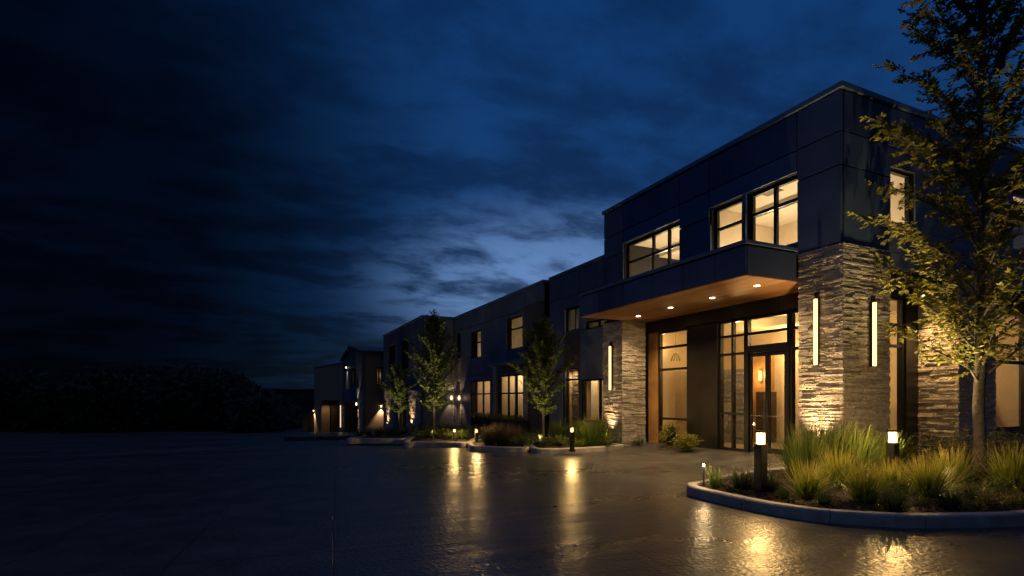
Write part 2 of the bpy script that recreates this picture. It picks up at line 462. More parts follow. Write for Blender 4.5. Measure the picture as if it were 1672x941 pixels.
ib.box(12.2, 13.39, YE + .3, 10.98, 6.5, 6.748); ib.box(12.4, 13.39, 11.17, YFAR - .25, 6.45, 6.748)
ib.build('ceiling', M['white'], EB)
ib = MB(); ib.box(XF + .262, 19.7, YE + .25, YFAR - .21, 4.13, 4.28); ib.build('floor_slab', M['carpet'], EB)
vx, vd = 0, 0
vb = MB(); vy = yx(1238, 11.4); vb.box(11.25, 11.7, vy - .5, vy - .05, 6.735, 6.749); vb.build('ceiling_vent', M['vent'], EB)
for loc, w in (((12.0, 8.2, 5.0), 34), ((12.0, 9.9, 5.0), 30), ((12.0, 12.2, 5.0), 32), ((12.0, 13.9, 5.0), 32), ((14.6, 8.5, 5.0), 40), ((17.5, 8.5, 5.0), 40)):
    point('room_lamp', loc, w, (1, .80, .52), .15, EB)
# --- canopy
XC, YC0, YC1 = 8.78, 7.86, 14.1
cn = MB()
cy = [YC0] + [yx(p, XC) for p in (1167, 1114, 1064, 1018, 979)] + [YC1]
panels(cn, 'x', XC, XC + .05, cy, [ZS + .012, 4.58, 4.70][:1] + [4.66], gap=.02)
panels(cn, 'y', YC0, YC0 + .05, [XC + .052, XF - .04], [ZS + .012, 4.66], gap=.004)
panels(cn, 'y', YC1 - .05, YC1, [XC + .052, XF - .005], [ZS + .012, 4.66], gap=.01)
can = cn.build('canopy', M['panel'], EB)
cb = MB(); cb.box(XC + .051, XF - .003, YC0 + .052, YC1 - .052, ZS + .09, 4.70); cb.build('canopy_core', M['black'], can)
cb = MB(); cb.box(XC - .02, XF - .002, YC0 - .02, YC1 + .02, 4.702, 4.78); cb.build('coping', M['coping'], can, bevel=.008)
so = MB(); so.box(XC + .01, XG - .15, YC0 + .01, YC1 - .01, ZS, ZS + .08); so.build('soffit', M['soffit'], can)
so = MB(); so.box(XF + .01, XG - .15, YC1, YFAR - .02, ZS + .003, ZS + .083); so.box(XG - .14, 12.5, YE + 1.0, YFAR - .02, ZS + .003, ZS + .083); so.build('soffit', M['bronze'], EB)
# --- stone pillars
YP0, YP1 = 6.88, yx(1305, XF)
ledge(EB, XF, 11.78, YP0, YP1, 0, 4.645, 'xyXY')
pl0, pl1 = yx(1016, XF), yx(985, XF)
ledge(EB, XF, 11.2, pl0, pl1, 0, ZS, 'xyY')
YG = 7.5
XP = 13.85
yfp = yx(1565, XP)
ledge(EB, XP, xy(1625, yfp), yfp, YG + .35, 0, 4.3, 'xyX')
# --- header and lobby front
hb = MB()
hy = [YE + .98] + sorted(yx(p, 11.35) for p in (1272, 1255, 1196, 1144, 1096)) + [pl0 + .3]
panels(hb, 'x', 11.35, 11.4, hy, [3.70, ZS - .004], gap=.012)
hb.build('header', M['bronze'], EB)
hk = MB(); hk.box(11.402, 11.62, YE + .98, pl0 + .3, 3.703, ZS - .006); hk.build('header_core', M['black'], EB)
Z0 = .19                                # lobby floor level
ya, yb, yc_, yd = yx(1075, XG), yx(1124, XG), yx(1174, XG), yx(1217.5, XG)
ye, yf, yg = yx(1224, XG), yx(1289, XG), yx(1297, XG)
lo = MB(); lo.box(XG - .06, XG + .12, yc_, yb, 0, 3.70); lo.build('dark_column', M['bronze'], EB)
lo = MB(); lo.box(XG - .03, XG + .1, ya, yx(1060, XG), 0, 3.70); lo.build('wood_jamb', M['wood'], EB)
lo = MB(); lo.box(XG - .05, XG + .1, yx(1060, XG), yx(1052, XG) + .8, 0, 3.70); lo.build('jamb_frame', M['black'], EB)
window(EB, 'x', XG, yb, ya, Z0, 3.70, [], [zx(1123, 563, XG), zx(1123, 601, XG), .95], fw=.07, dp=.12)
dh = zx(1178, 580, XG)
window(EB, 'x', XG, yd, yc_, Z0, 3.70, [(yd + yc_) / 2], [zx(1178, 551, XG), dh, 1.18], fw=.06, dp=.12)
window(EB, 'x', XG, yf + .001, yd - .001, dh + .1, 3.70, [], [3.27], fw=.07, dp=.13)
window(EB, 'x', XG, YE + .98, yf - .001, Z0, 3.70, [yg - .25], [3.27, dh], fw=.07, dp=.12)
pf = MB(); pf.box(XG - .02, XG + .14, yf + .001, yf + .09, Z0, dh + .098); pf.box(XG - .02, XG + .14, yd - .10, yd - .002, Z0, dh + .098); pf.box(XG - .02, XG + .14, yf + .092, yd - .102, dh - .02, dh + .098)
pf.build('door_frame', M['black'], EB)
def door(a, b, hinge_hi):
    d0 = MB(); z1 = dh - .024; fw = .062
    d0.box(XG + .02, XG + .075, a, a + fw, Z0 + .01, z1); d0.box(XG + .02, XG + .075, b - fw, b, Z0 + .01, z1)
    d0.box(XG + .021, XG + .074, a + fw, b - fw, Z0 + .01, Z0 + .15); d0.box(XG + .021, XG + .074, a + fw, b - fw, z1 - .1, z1)
    dr = d0.build('door', M['black'], EB)
    g = MB(); g.box(XG + .044, XG + .052, a + fw * .6, b - fw * .6, Z0 + .1, z1 - .05); g.build('glass', M['glass'], dr)
    hh = MB(); hu = a + .05 if hinge_hi else b - .05
    hh.tube([(XG - .05, hu, 1.0), (XG - .05, hu, 1.55)], .014, 8); hh.tube([(XG - .05, hu, 1.06), (XG + .03, hu, 1.06)], .01, 6); hh.tube([(XG - .05, hu, 1.49), (XG + .03, hu, 1.49)], .01, 6)
    hh.tube([(XG - .045, a + fw, 1.14), (XG - .045, b - fw, 1.14)], .014, 8)
    hh.build('handle', M['steel'], dr)
ym = (yf + .092 + yd - .102) / 2
door(yf + .096, ym - .004, False); door(ym + .004, yd - .106, True)
# end glazing of the lobby, between the two pillars
window(EB, 'y', YG, 11.75, xy(1476, YG), Z0, 3.9, [], [3.27, dh], fw=.06, dp=.12)
ef = MB(); ef.box(xy(1476, YG) + .002, XP + .05, YG - .05, YG + .12, 0, 3.9); ef.build('corner_mullion', M['black'], EB)
ef = MB(); ef.box(11.7, 20, YG - .1, YG + .3, 3.92, 4.118); ef.build('end_header', M['bronze'], EB)
xr = xy(1625, yfp)
window(EB, 'y', YG, xr - .1, 19.0, .75, 3.9, [xr + .55, xr + 1.9], [2.55], fw=.08, dp=.12)
ef = MB(); ef.box(xr - .1, 19.8, YG - .03, YG + .2, 0, .748); ef.box(19.0, 19.8, YG - .03, YG + .2, .75, 3.918); ef.build('end_wall', M['brick'], EB)
# lobby interior
fl = MB(); fl.box(XG + .02, 19.8, YG + .2, YFAR, .06, Z0 - .004); fl.build('lobby_floor', M['apron'], EB)
lw = MB()
lw.box(15.2, 15.35, YG + .5, YFAR, Z0, 3.9); lw.box(XG + .15, 19.8, YFAR - .15, YFAR, Z0, 3.9); lw.box(19.6, 19.8, YG + .2, YFAR - .16, Z0, 3.9)
lw.box(13.2, 13.35, yx(1090, 13.2) - 2.2, yx(1092, 13.2), Z0, 2.55)
lw.build('interior_wall', M['cream'], EB)
lw = MB(); lw.box(14.4, 14.5, yx(1122, 14.4) - .6, YFAR - .16, Z0, 3.9); lw.build('interior_wall', M['taupe'], EB)
lc = MB(); lc.box(XG + .13, 19.8, YG + .13, YFAR, 3.905, 4.05); lc.box(13.0, 14.2, 9.0, 13.0, 3.62, 3.90); lc.build('ceiling', M['white'], EB)
ww = MB(); ww.box(14.95, 15.195, yx(1256, 14.95), yx(1226, 14.95), Z0, 3.2); ww.build('wood_wall', M['wood'], EB)
cbn = MB(); cbn.box(14.3, 14.9, yx(1250, 14.4), yx(1238, 14.4), Z0, zx(1240, 640, 14.4)); cbn.build('cabinet', M['dark_int'], EB)
ledge(EB, 13.4, 13.56, yx(1214, 13.4), yx(1176, 13.4), Z0, 2.5, 'xyY', 'stone_partition', ch=(.09, .16), ln=(.3, .8), pr=.02)
ledge(EB, 12.6, 13.6, YG + 1.2, YG + 1.5, Z0, 2.6, 'xyY', 'stone_partition', ch=(.08, .14), ln=(.2, .6), pr=.02)
sh = MB(); sh.box(17.2, 17.5, YG + .8, YG + 1.0, .6, 2.2); sh.box(17.9, 18.5, YG + 1.2, YG + 1.5, .3, 2.3); sh.build('shelf', M['dark_int'], EB)
for loc, w in (((12.4, 11.4, 3.3), 30), ((13.6, 10.6, 3.0), 50), ((12.6, 9.0, 3.3), 46), ((14.7, 11.8, 3.0), 16), ((12.4, 14.6, 3.3), 9), ((17.2, 8.9, 3.0), 55)):
    point('lobby_lamp', loc, w * 1.05, (1, .65, .27), .06, EB)
def ceiling_disc(x, y, z, label, grp='small round ceiling lights inside the lobby'):
    m = MB(); m.tube_rings([(x, y, z - .012, .075), (x, y, z + .01, .085)], 16)
    tag(m.build('ceiling_light', M['disc'], None, (x, y, z)), label, 'ceiling light', grp)
for px, py, lab in ((1212, 535, 'small round lobby ceiling light seen through the glass left of the doors'), (1238, 531, 'small round lobby ceiling light over the left door leaf'), (1273, 525, 'small round lobby ceiling light over the right door leaf')):
    d = F * (3.9 - EYE) / (HZ - py); x, y = at(px, d); ceiling_disc(x, y, 3.89, lab)
# amber wall sconce on the wood wall, seen through the left door leaf
sx, sy = 14.93, yx(1243, 14.93); szz = zx(1243, 614, 14.93)
point('sconce_lamp', (sx - .25, sy, szz), 9, (1, .6, .22), .05, None)
ws = empty('wall_sconce', (sx, sy, szz), 'amber glowing sconce on the wood wall seen through the left door leaf', 'wall light')
m = MB(); m.tube_rings([(sx - .05, sy, szz - .16, .05), (sx - .05, sy, szz + .16, .05)], 12); m.build('lamp_shade', M['pend'], ws)
m = MB(); m.box(sx - .01, sx + .012, sy - .06, sy + .06, szz - .1, szz + .1); m.build('back_plate', M['steel'], ws)
# chandelier behind the left lobby glass
cx, cyy = 12.5, yx(1103, 12.5); cz = 3.0
ch = empty('chandelier', (cx, cyy, cz), 'small glass drop chandelier hanging behind the glass beside the wood jamb', 'chandelier')
m = MB(); m.tube([(cx, cyy, 3.9), (cx, cyy, cz + .2)], .008, 6); m.build('rod', M['steel'], ch)
m = MB()
for i in range(10):
    a = i * .628; m.tube([(cx, cyy, cz + .1), (cx + .09 * math.cos(a), cyy + .09 * math.sin(a), cz + .02), (cx + .15 * math.cos(a), cyy + .15 * math.sin(a), cz - .12)], .006, 5)
m.build('arm', M['steel'], ch)
for i in range(10):
    a = i * .628; x, y = cx + .15 * math.cos(a), cyy + .15 * math.sin(a)
    m = MB(); m.tube_rings([(x, y, cz - .17, .006), (x, y, cz - .125, .012)], 8); m.build('bulb', M['steel'], ch)

# --- canopy downlights
DL = [(1042, 516, 'far left'), (1095, 502, 'second from the left'), (1163, 486, 'second from the right'), (1236, 466, 'nearest')]
for px, py, w in DL:
    d = F * (ZS - EYE) / (HZ - py); x, y = at(px, d)
    o = empty('downlight', (x, y, ZS), 'round recessed downlight in the wood canopy soffit, ' + {'far left': 'nearest the thin stone pillar', 'second from the left': 'second from the thin stone pillar', 'second from the right': 'third from the thin stone pillar', 'nearest': 'nearest the thick stone pillar'}[w], 'downlight', 'downlights in the canopy soffit')
    m = MB(); m.tube_rings([(x, y, ZS - .010, .085), (x, y, ZS - .002, .088)], 24); m.build('trim_ring', M['steel'], o)
    m = MB(); m.tube_rings([(x, y, ZS - .016, .062), (x, y, ZS - .0105, .062)], 20); m.build('lens', M['disc'], o)
    spot('downlight_beam', (x, y, ZS - .03), (x, y, 0), 170, 125, .8, (1, .68, .34), .06, o)
# --- linear wall lamps on the pillars
def linear(ax, p, u, z0, z1, label):
    o = empty('linear_wall_lamp', ((p, u, z0) if ax == 'x' else (u, p, z0)), label, 'wall light', 'slim vertical lamps on the stone pillars')
    m = MB(); m.ab(ax, p - .035, p + .03, u - .02, u + .02, z0 - .02, z1 + .02); m.ab(ax, p - .06, p - .0, u - .03, u + .03, z1 + .02, z1 + .14); m.build('housing', M['black'], o)
    m = MB(); m.ab(ax, p - .085, p - .036, u - .026, u + .026, z0, z1); m.build('diffuser', M['tube'], o)
px_ = XF - .06
linear('x', px_, yx(1335, px_), zx(1335, 596, px_), zx(1335, 489, px_), 'tall glowing vertical lamp on the left face of the thick stone pillar')
py_ = YP0 - .06
linear('y', py_, xy(1423, py_), zy(1423, 598, py_), zy(1423, 495, py_), 'tall glowing vertical lamp on the right face of the thick stone pillar')
linear('x', px_, yx(998.5, px_), zx(998.5, 637, px_), zx(998.5, 566, px_), 'tall glowing vertical lamp on the thin stone pillar left of the entrance')
# --- ground uplights grazing stone
def uplight(x, y, z, tx, ty, tzz, w, ang, label, grp, col=(1, .66, .32), blend=.5):
    o = empty('uplight', (x, y, z), label, 'uplight', grp)
    m = MB(); m.tube_rings([(x, y, z - .03, .05), (x, y, z + .04, .055)], 12); m.tube([(x, y, z + .04), (x, y, z + .16)], [.055, .062], 14, False); m.tube([(x, y, z + .16), (x, y, z + .045)], [.058, .05], 14, False); m.build('housing', M['black'], o)
    m = MB(); m.tube_rings([(x, y, z + .046, .045), (x, y, z + .052, .045)], 12); m.build('lens', M['disc'], o)
    spot('uplight_beam', (x, y, z + .17), (tx, ty, tzz), w, ang, blend, col, .03, o)
yu = yx(1338, XF)
uplight(XF - .42, yu, .16, XF + .05, yu, 3.0, 380, 66, 'small uplight hidden in tall grass at the foot of the thick stone pillar', 'uplights at the stone pillars', blend=1.0)
yu = yx(1000, XF)
uplight(XF - .38, yu, .02, XF + .05, yu, 2.4, 420, 62, 'small uplight at the foot of the thin stone pillar', 'uplights at the stone pillars', blend=1.0)
# downlight that washes the side of the end pillar
o = empty('downlight', (XP - .5, yfp + .42, 3.9), 'small downlight above the side of the stone end pillar behind the tree', 'downlight')
m = MB(); m.tube_rings([(XP - .5, yfp + .42, 3.88, .07), (XP - .5, yfp + .42, 3.918, .07)], 16); m.build('trim_ring', M['black'], o)
m = MB(); m.tube_rings([(XP - .5, yfp + .42, 3.872, .05), (XP - .5, yfp + .42, 3.879, .05)], 12); m.build('lens', M['disc'], o)
spot('downlight_beam', (XP - .5, yfp + .42, 3.86), (XP + .1, yfp + .42, .6), 230, 70, .6, (1, .6, .25), .04, o)

# ================================================================== MIDDLE WING
X1, X2 = 10.55, 10.3
Y1a, Y2a, Y2b = YFAR + .02, yx(888, 10.3), yx(741, 10.3)
ZB = -1.2
WB = empty('wing_building', (12, 22, 0), 'long two storey dark panel and brick wing with tall lit windows', 'building')
ZT1, ZT2 = 6.47, 6.38
# block next to the entrance
w1 = [(yx(945, X1), yx(922, X1), zx(945, 538, X1), zx(945, 498, X1)), (Y1a + .1, yx(955, X1), zx(985, 532, X1), zx(985, 519, X1)),
      (yx(945, X1), yx(918, X1), .2, zx(945, 600, X1)), (Y1a + .05, yx(948.5, X1), zx(985, 691, X1), zx(985, 618, X1))]
mb = MB(); wall(mb, 'x', X1 + .052, X1 + .25, Y1a, Y2a + .2, ZB, ZT1 - .12, w1); mb.box(X1 + .06, 18, Y1a, Y2b, 6.2, 6.25)
w2 = [(yx(785, X2), yx(768, X2), zx(785, 583, X2), zx(785, 537, X2)), (yx(853, X2), yx(827, X2), zx(853, 567, X2), zx(853, 512, X2)),
      (yx(800, X2), yx(768, X2), .1, zx(800, 620, X2)), (yx(854, X2), yx(812, X2), .1, zx(853, 610, X2)), (yx(750, X2) - .2, yx(745, X2), 3.7, 5.4)]
wall(mb, 'x', X2 + .052, X2 + .25, Y2a, Y2b, ZB, ZT2 - .12, w2)
mb.box(17.8, 18, Y1a, Y2b, ZB, 6.2); mb.box(X2 + .26, 17.8, Y2b - .2, Y2b, ZB, 6.2)
mb.build('wall', M['backing'], WB)
mb = MB(); jz1 = zx(945, 545, X1)
panels(mb, 'x', X1, X1 + .05, [Y1a, yx(946.5, X1), yx(920, X1), Y2a + .18], [ZB, 3.05 if False else zx(945, 541, X1), 5.45, ZT1 - .12], w1 + [(yx(946.5, X1), yx(920, X1), .0, zx(945, 541, X1) - .01)], gap=.02)
sm = yx(804, X2); e2 = yx(857, X2)
panels(mb, 'x', X2, X2 + .05, [e2, sm, yx(790, X2), yx(755, X2), Y2b], [ZB, zx(804, 610, X2), zx(804, 575, X2), 5.45, ZT2 - .12], w2, gap=.02)
panels(mb, 'x', X2, X2 + .05, [Y2a, e2], [5.55, ZT2 - .12], w2, gap=.02)
panels(mb, 'y', Y2a, Y2a + .05, [X2 + .052, X1 - .004], [ZB, ZT2 - .12], gap=.004)
mb.build('cladding', M['panel_far'], WB)
mb = MB(); wall(mb, 'x', X2 + .004, X2 + .05, Y2a + .06, e2 - .012, ZB, 5.54, w2)
wall(mb, 'x', X1 + .004, X1 + .05, yx(946.5, X1) + .012, yx(920, X1) - .012, .0, zx(945, 541, X1) - .012, w1)
mb.build('brick_facing', M['brick'], WB)
mb = MB(); mb.box(X1 - .04, X1 + .3, Y1a, Y2a - .002, ZT1 - .118, ZT1); mb.box(X2 - .04, X2 + .3, Y2a, Y2b, ZT2 - .118, ZT2); mb.build('coping', M['coping'], WB, bevel=.01)
window(WB, 'x', X1 + .14, *w1[0], [(w1[0][0] + w1[0][1]) / 2 - .05], [], gm='glass_cool', fw=.06)
window(WB, 'x', X1 + .14, *w1[1], [yx(972, X1)], [], fw=.05)
window(WB, 'x', X1 + .07, *w1[2], [yx(923.5, X1)], [zx(945, 619, X1)], fw=.06)
window(WB, 'x', X1 + .07, *w1[3], [yx(976, X1)], [], fw=.06)
window(WB, 'x', X2 + .16, *w2[0], [], [(w2[0][2] + w2[0][3]) / 2 + .1], fw=.06)
window(WB, 'x', X2 + .16, *w2[1], [], [(w2[1][2] + w2[1][3]) / 2 + .2], fw=.06)
tr2 = zx(800, 643, X2)
window(WB, 'x', X2 + .075, *w2[2], [yx(786, X2), yx(775, X2)], [tr2], fw=.07)
window(WB, 'x', X2 + .075, *w2[3], [yx(840, X2), yx(827, X2)], [tr2], fw=.07)
window(WB, 'x', X2 + .16, *w2[4], [], [], fw=.05)
# stone strips beside the tall windows
ledge(WB, X2 - .02, X2 + .1, yx(810.5, X2), yx(805, X2), 0, 3.2, 'xy', 'stone_strip')
ledge(WB, X2 - .02, X2 + .1, yx(861, X2), yx(855, X2), 0, 3.0, 'xy', 'stone_strip')
for p in (739.5, 752):
    ledge(WB, X2 - .06, X2 + .05, yx(p + 2.5, X2), yx(p - 2.5, X2), -.6, 3.9, 'xy', 'stone_strip')
ledge(WB, X1 + .9, X1 + 1.3, yx(944, X1 + .9), yx(926, X1 + .9), .1, 3.0, 'xy', 'stone_partition', pr=.03)
mb = MB(); mb.box(X2 - .09, X2 - .001, sm - .09, sm + .09, -.3, zx(804, 610, X2)); mb.build('pilaster', M['panel_blue'], WB)
aw = MB(); aw.box(9.55, X2 - .002, yx(850, 9.55) - .4, yx(792, 9.55), 3.08, 3.2); aw.build('awning', M['coping'], WB)
# interior of the wing
fb = MB()
fb.box(X1 + .26, 15, Y1a, Y2b - .3, -.15, -.02); fb.build('floor_slab', M['carpet'], WB)
fb = MB(); fb.box(X1 + .26, 17.7, Y1a, Y2b - .3, 3.25, 3.42); fb.box(X1 + .26, 17.7, Y1a, Y2b - .3, 5.9, 6.0); fb.build('ceiling', M['white'], WB)
fb = MB()
fb.box(13.6, 13.75, Y1a, Y2b - .3, 0, 3.24); fb.box(12.6, 12.75, Y1a, Y2b - .3, 3.43, 5.89)
for y in (Y1a + 3.9, e2 + .6, sm + .1, Y2b - 2.2): fb.box(X1 + .3, 13.59, y, y + .12, 0, 3.24)
for y in (Y2a + .3, sm, Y2b - 2.5): fb.box(X1 + .3, 12.59, y, y + .12, 3.43, 5.89)
for p, X in ((957, 11.6), (838, 11.6), (776, 11.8), (790, 12.4)): fb.box(X, X + .3, yx(p, X) - .35, yx(p, X) + .2, 0, 3.24)
fb.build('interior_wall', M['cream'], WB)
for loc, w in (((12.0, 16.6, 2.7), 36), ((11.9, e2 + 3.0, 2.6), 34), ((12.0, sm + 2.5, 2.5), 34), ((12.0, Y2a - 1.8, 2.6), 16)):
    point('wing_lamp', loc, w, (1, .76, .44), .08, WB)
spot('added_partition_fill', (X1 + .55, yx(935, X1 + .7), 2.9), (X1 + .95, yx(935, X1 + .9), .8), 34, 90, .7, (1, .7, .38), .05, WB)  # spot added to warm the stone partition, has no fitting
for loc, w in (((11.6, e2 + 1.5, 4.2), 16), ((11.6, sm + 3.2, 4.2), 12), ((11.7, 16.2, 4.6), 16)):
    point('wing_lamp', loc, w, (1, .86, .58), .08, WB)
# pendant lamp and purple glow behind the tall windows
pX = 11.5; pY = yx(831.5, pX)
o = empty('pendant_lamp', (pX, pY, 2.0), 'amber drop pendant lamp hanging behind the tall lit window left of the second tree', 'pendant lamp')
m = MB(); m.tube([(pX, pY, 3.25), (pX, pY, 2.0)], .01, 6); m.build('cord', M['black'], o)
za, zb = zx(831.5, 668, pX), zx(831.5, 648, pX)
m = MB(); m.tube_rings([(pX, pY, za - .15, .015), (pX, pY, za + .15, .06), (pX, pY, zb - .1, .1), (pX, pY, zb + .1, .04), (pX, pY, zb + .35, .015)], 14); m.build('lamp_shade', M['pend'], o, smooth=True)
pX = 12.2; pY = yx(845, pX); zz = zx(845, 664, pX)
o = empty('purple_lamp', (pX, pY, zz), 'small magenta glowing lamp inside the tall window beside the second tree', 'lamp')
m = MB(); m.tube_rings([(pX, pY, 0, .14), (pX, pY, .03, .14), (pX, pY, .05, .015), (pX, pY, zz - .15, .015)], 12); m.build('stand', M['black'], o)
m = MB(); m.tube_rings([(pX, pY, zz - .15, .14), (pX, pY, zz + .15, .10)], 16); m.build('lamp_shade', M['purple'], o)
point('purple_glow', (pX - .35, pY, zz), 2, (.65, .12, .8), .06, o)

def wall_lamp(x, y, z, nx, ny, label, grp, w=10, col=(1, .62, .28), up=True, lm='lamp'):
    o = empty('wall_lamp', (x, y, z), label, 'wall light', grp)
    px, py = x + nx * .09, y + ny * .09
    m = MB(); m.tube_rings([(px, py, z - .09, .055), (px, py, z + .09, .055)], 12); m.tube([(x, y, z), (px, py, z)], .025, 8); m.build('housing', M['black'], o)
    m = MB(); m.tube_rings([(px, py, z - .11, .05), (px, py, z - .091, .05)], 12)
    if up: m.tube_rings([(px, py, z + .091, .05), (px, py, z + .11, .05)], 12)
    m.tube_rings([(px, py, z - .04, .0565), (px, py, z + .04, .0565)], 12)
    m.build('lens', M[lm], o)
    qx, qy = x + nx * .14, y + ny * .14
    spot('wall_lamp_beam', (qx, qy, z - .14), (x + nx * .05, y + ny * .05, z - 2.5), w, 80, .6, col, .04, o)
    if up: spot('wall_lamp_beam', (qx, qy, z + .14), (x + nx * .05, y + ny * .05, z + 2.5), w, 70, .6, col, .04, o)
    return o
for p, t in ((739.5, 'left'), (752, 'right')):
    xx = X2 - .115; wall_lamp(xx, yx(p, xx), zx(p, 650, xx), -1, 0, 'small glowing up and down wall lamp on the %s of two narrow stone strips' % t, 'wall lamps on the narrow stone strips', 26)

# ================================================================== PROJECTING BLUE GREY BLOCK
X3, Y3a = 8.4, Y2b + .02
Y3b = yx(626, X3); ZT3 = 6.4; ZB = -2.6
PB = empty('projecting_building', (10, 36, -1), 'blue grey two storey block projecting behind the slim trees, with two dark upper windows', 'building')
w3 = [(yx(645, X3), yx(634, X3), zx(640, 605, X3), zx(640, 563, X3)), (yx(667, X3), yx(655, X3), zx(661, 604, X3), zx(661, 556, X3)), (yx(667, X3), yx(652, X3), -.9, zx(660, 640, X3))]
mb = MB(); wall(mb, 'x', X3 + .052, X3 + .25, Y3a + .052, Y3b - .05, ZB, ZT3 - .12, w3)
mb.box(X3 + .25, 16, Y3a + .052, Y3a + .24, ZB, ZT3 - .12); mb.box(X3 + .25, 16, Y3b - .25, Y3b - .05, ZB, ZT3 - .12); mb.box(15.8, 16, Y3a + .25, Y3b - .26, ZB, ZT3 - .12)
mb.box(X3 + .1, 16, Y3a + .1, Y3b - .1, ZT3 - .3, ZT3 - .122)
mb.build('wall', M['backing'], PB)
mb = MB(); panels(mb, 'x', X3, X3 + .05, [Y3a, yx(672, X3), yx(649, X3), Y3b], [ZB, 2.3, 5.2, ZT3 - .12], w3, gap=.025)
mb.build('cladding', M['panel_blue'], PB)
mb = MB(); panels(mb, 'y', Y3a, Y3a + .05, [X3 + .06, 9.4, 10.28], [ZB, 2.3, 5.2, ZT3 - .12], [], gap=.025); mb.build('side_cladding', M['panel_far'], PB)
mb = MB(); mb.box(X3 - .04, X3 + .3, Y3a - .04, Y3b + .04, ZT3 - .118, ZT3); mb.box(X3 + .302, 16, Y3a - .04, Y3a + .3, ZT3 - .118, ZT3); mb.build('coping', M['coping'], PB)
window(PB, 'x', X3 + .14, *w3[0], [sum(w3[0][:2]) / 2], [], gm='glass_cool', fw=.08); window(PB, 'x', X3 + .14, *w3[1], [sum(w3[1][:2]) / 2], [], gm='glass_cool', fw=.08)
window(PB, 'x', X3 + .14, *w3[2], [sum(w3[2][:2]) / 2], [], fw=.08)
mb = MB(); mb.box(X3 + 1.8, X3 + 1.9, Y3a + .3, Y3b - .3, ZB, 3); mb.build('interior_wall', M['cream'], PB)
mb = MB(); mb.box(X3 + .26, 15.7, Y3a + .26, Y3b - .27, 2.9, 3.05); mb.build('ceiling', M['white'], PB)
point('room_lamp', (X3 + 1.0, sum(w3[2][:2]) / 2 - .8, .2), 8, (1, .7, .34), .08, PB)
for p, a, b, lab in ((637, 630, 644, 'far'), (677, 669, 686, 'near')):
    ledge(PB, X3 - .1, X3 + .04, yx(b, X3), yx(a, X3), -1.2, zx(p, 638, X3), 'xy', 'stone_strip', ch=(.1, .2), ln=(.3, .9), pr=.07)
    yy = yx(p, X3); uplight(X3 - .55, yy, tz(0, yy) + .06, X3, yy, 2.0, 150, 58, 'small uplight at the foot of the %s stone strip on the blue grey block' % lab, 'uplights on the blue grey block')

# ================================================================== GABLED BUILDING
GX, GY0 = 7.16, 44.0
GY1 = yx(560, GX); ZB = -2.6
ye_, yr_ = zx(591, 575, GX), zx(575, 567, GX)
GB = empty('gabled_building', (9, 49, -2), 'dark gabled building behind the blue grey block, lamp lit beside its window', 'building')
gm_ = (GY0 + GY1) / 2
gops = [(yx(580, GX), yx(572, GX), zx(576, 630, GX), zx(576, 602, GX)), (yx(585, GX), yx(562.5, GX), tz(0, 49) - .2, zx(585, 658, GX))]
mb = MB(); wall(mb, 'x', GX, GX + .3, GY0, GY1, ZB, ye_, gops)
n = len(mb.v); mb.v += [(GX, GY0, ye_), (GX, GY1, ye_), (GX, gm_, yr_), (GX + .3, GY0, ye_), (GX + .3, GY1, ye_), (GX + .3, gm_, yr_)]
mb.f += [(n, n + 2, n + 1), (n + 3, n + 4, n + 5), (n, n + 3, n + 5, n + 2), (n + 1, n + 2, n + 5, n + 4)]
mb.build('gable_wall', M['panel_blue'], GB)
mb = MB(); wall(mb, 'y', GY0 + .002, GY0 + .3, GX + .302, 20, ZB, ye_, [(xy(614, GY0), xy(625, GY0), zy(618, 630, GY0), zy(618, 600, GY0))]); mb.box(GX + .302, 20, GY1 - .3, GY1, ZB, ye_); mb.box(19.7, 20, GY0 + .31, GY1 - .31, ZB, ye_)
mb.build('side_wall', M['render'], GB)
window(GB, 'y', GY0 + .1, xy(614, GY0), xy(625, GY0), zy(618, 630, GY0), zy(618, 600, GY0), [xy(619, GY0)], [], fw=.1, gm='glass_cool')
mb = MB(); t = .16; ov = .3
for y0, y1 in ((GY0 - ov, gm_), (GY1 + ov, gm_)):
    zo = ye_ - ov * (yr_ - ye_) / (gm_ - GY0); n = len(mb.v)
    mb.v += [(GX - .25, y0, zo), (20, y0, zo), (20, y1, yr_), (GX - .25, y1, yr_), (GX - .25, y0, zo + t), (20, y0, zo + t), (20, y1, yr_ + t), (GX - .25, y1, yr_ + t)]
    for f in ((0, 3, 2, 1), (4, 5, 6, 7), (0, 1, 5, 4), (1, 2, 6, 5), (2, 3, 7, 6), (3, 0, 4, 7)): mb.f.append(tuple(n + i for i in f))
mb.build('roof', M['slate'], GB)
window(GB, 'x', GX + .1, *gops[0], [sum(gops[0][:2]) / 2], [], fw=.1)
mb = MB(); mb.box(GX + 2.0, GX + 2.1, GY0 + .4, GY1 - .4, ZB, ye_); mb.build('interior_wall', M['wood'], GB)
point('room_lamp', (GX + 1.2, sum(gops[0][:2]) / 2, 3.6), 5, (1, .65, .3), .1, GB)
mb = MB(); mb.box(GX + .9, GX + 1.0, gops[1][0], gops[1][1], ZB, gops[1][3]); mb.build('garage_door', M['black'], GB)
mb = MB(); mb.box(GX - .12, GX - .002, yx(586, GX), yx(560.5, GX), zx(585, 658, GX), zx(585, 634, GX)); mb.build('balcony_panel', M['panel'], GB)
ledge(GB, GX - .1, GX + .05, yx(591, GX), yx(587, GX), -2, zx(589, 640, GX), 'xy', 'stone_strip', ch=(.12, .22), ln=(.3, .8))
wall_lamp(GX - .02, yx(567, GX), zx(567, 600, GX), -1, 0, 'bright white wall lamp beside the upper window of the gabled building', 'lamps on the far buildings', 80, (1, .84, .7), False, 'cool_lamp')
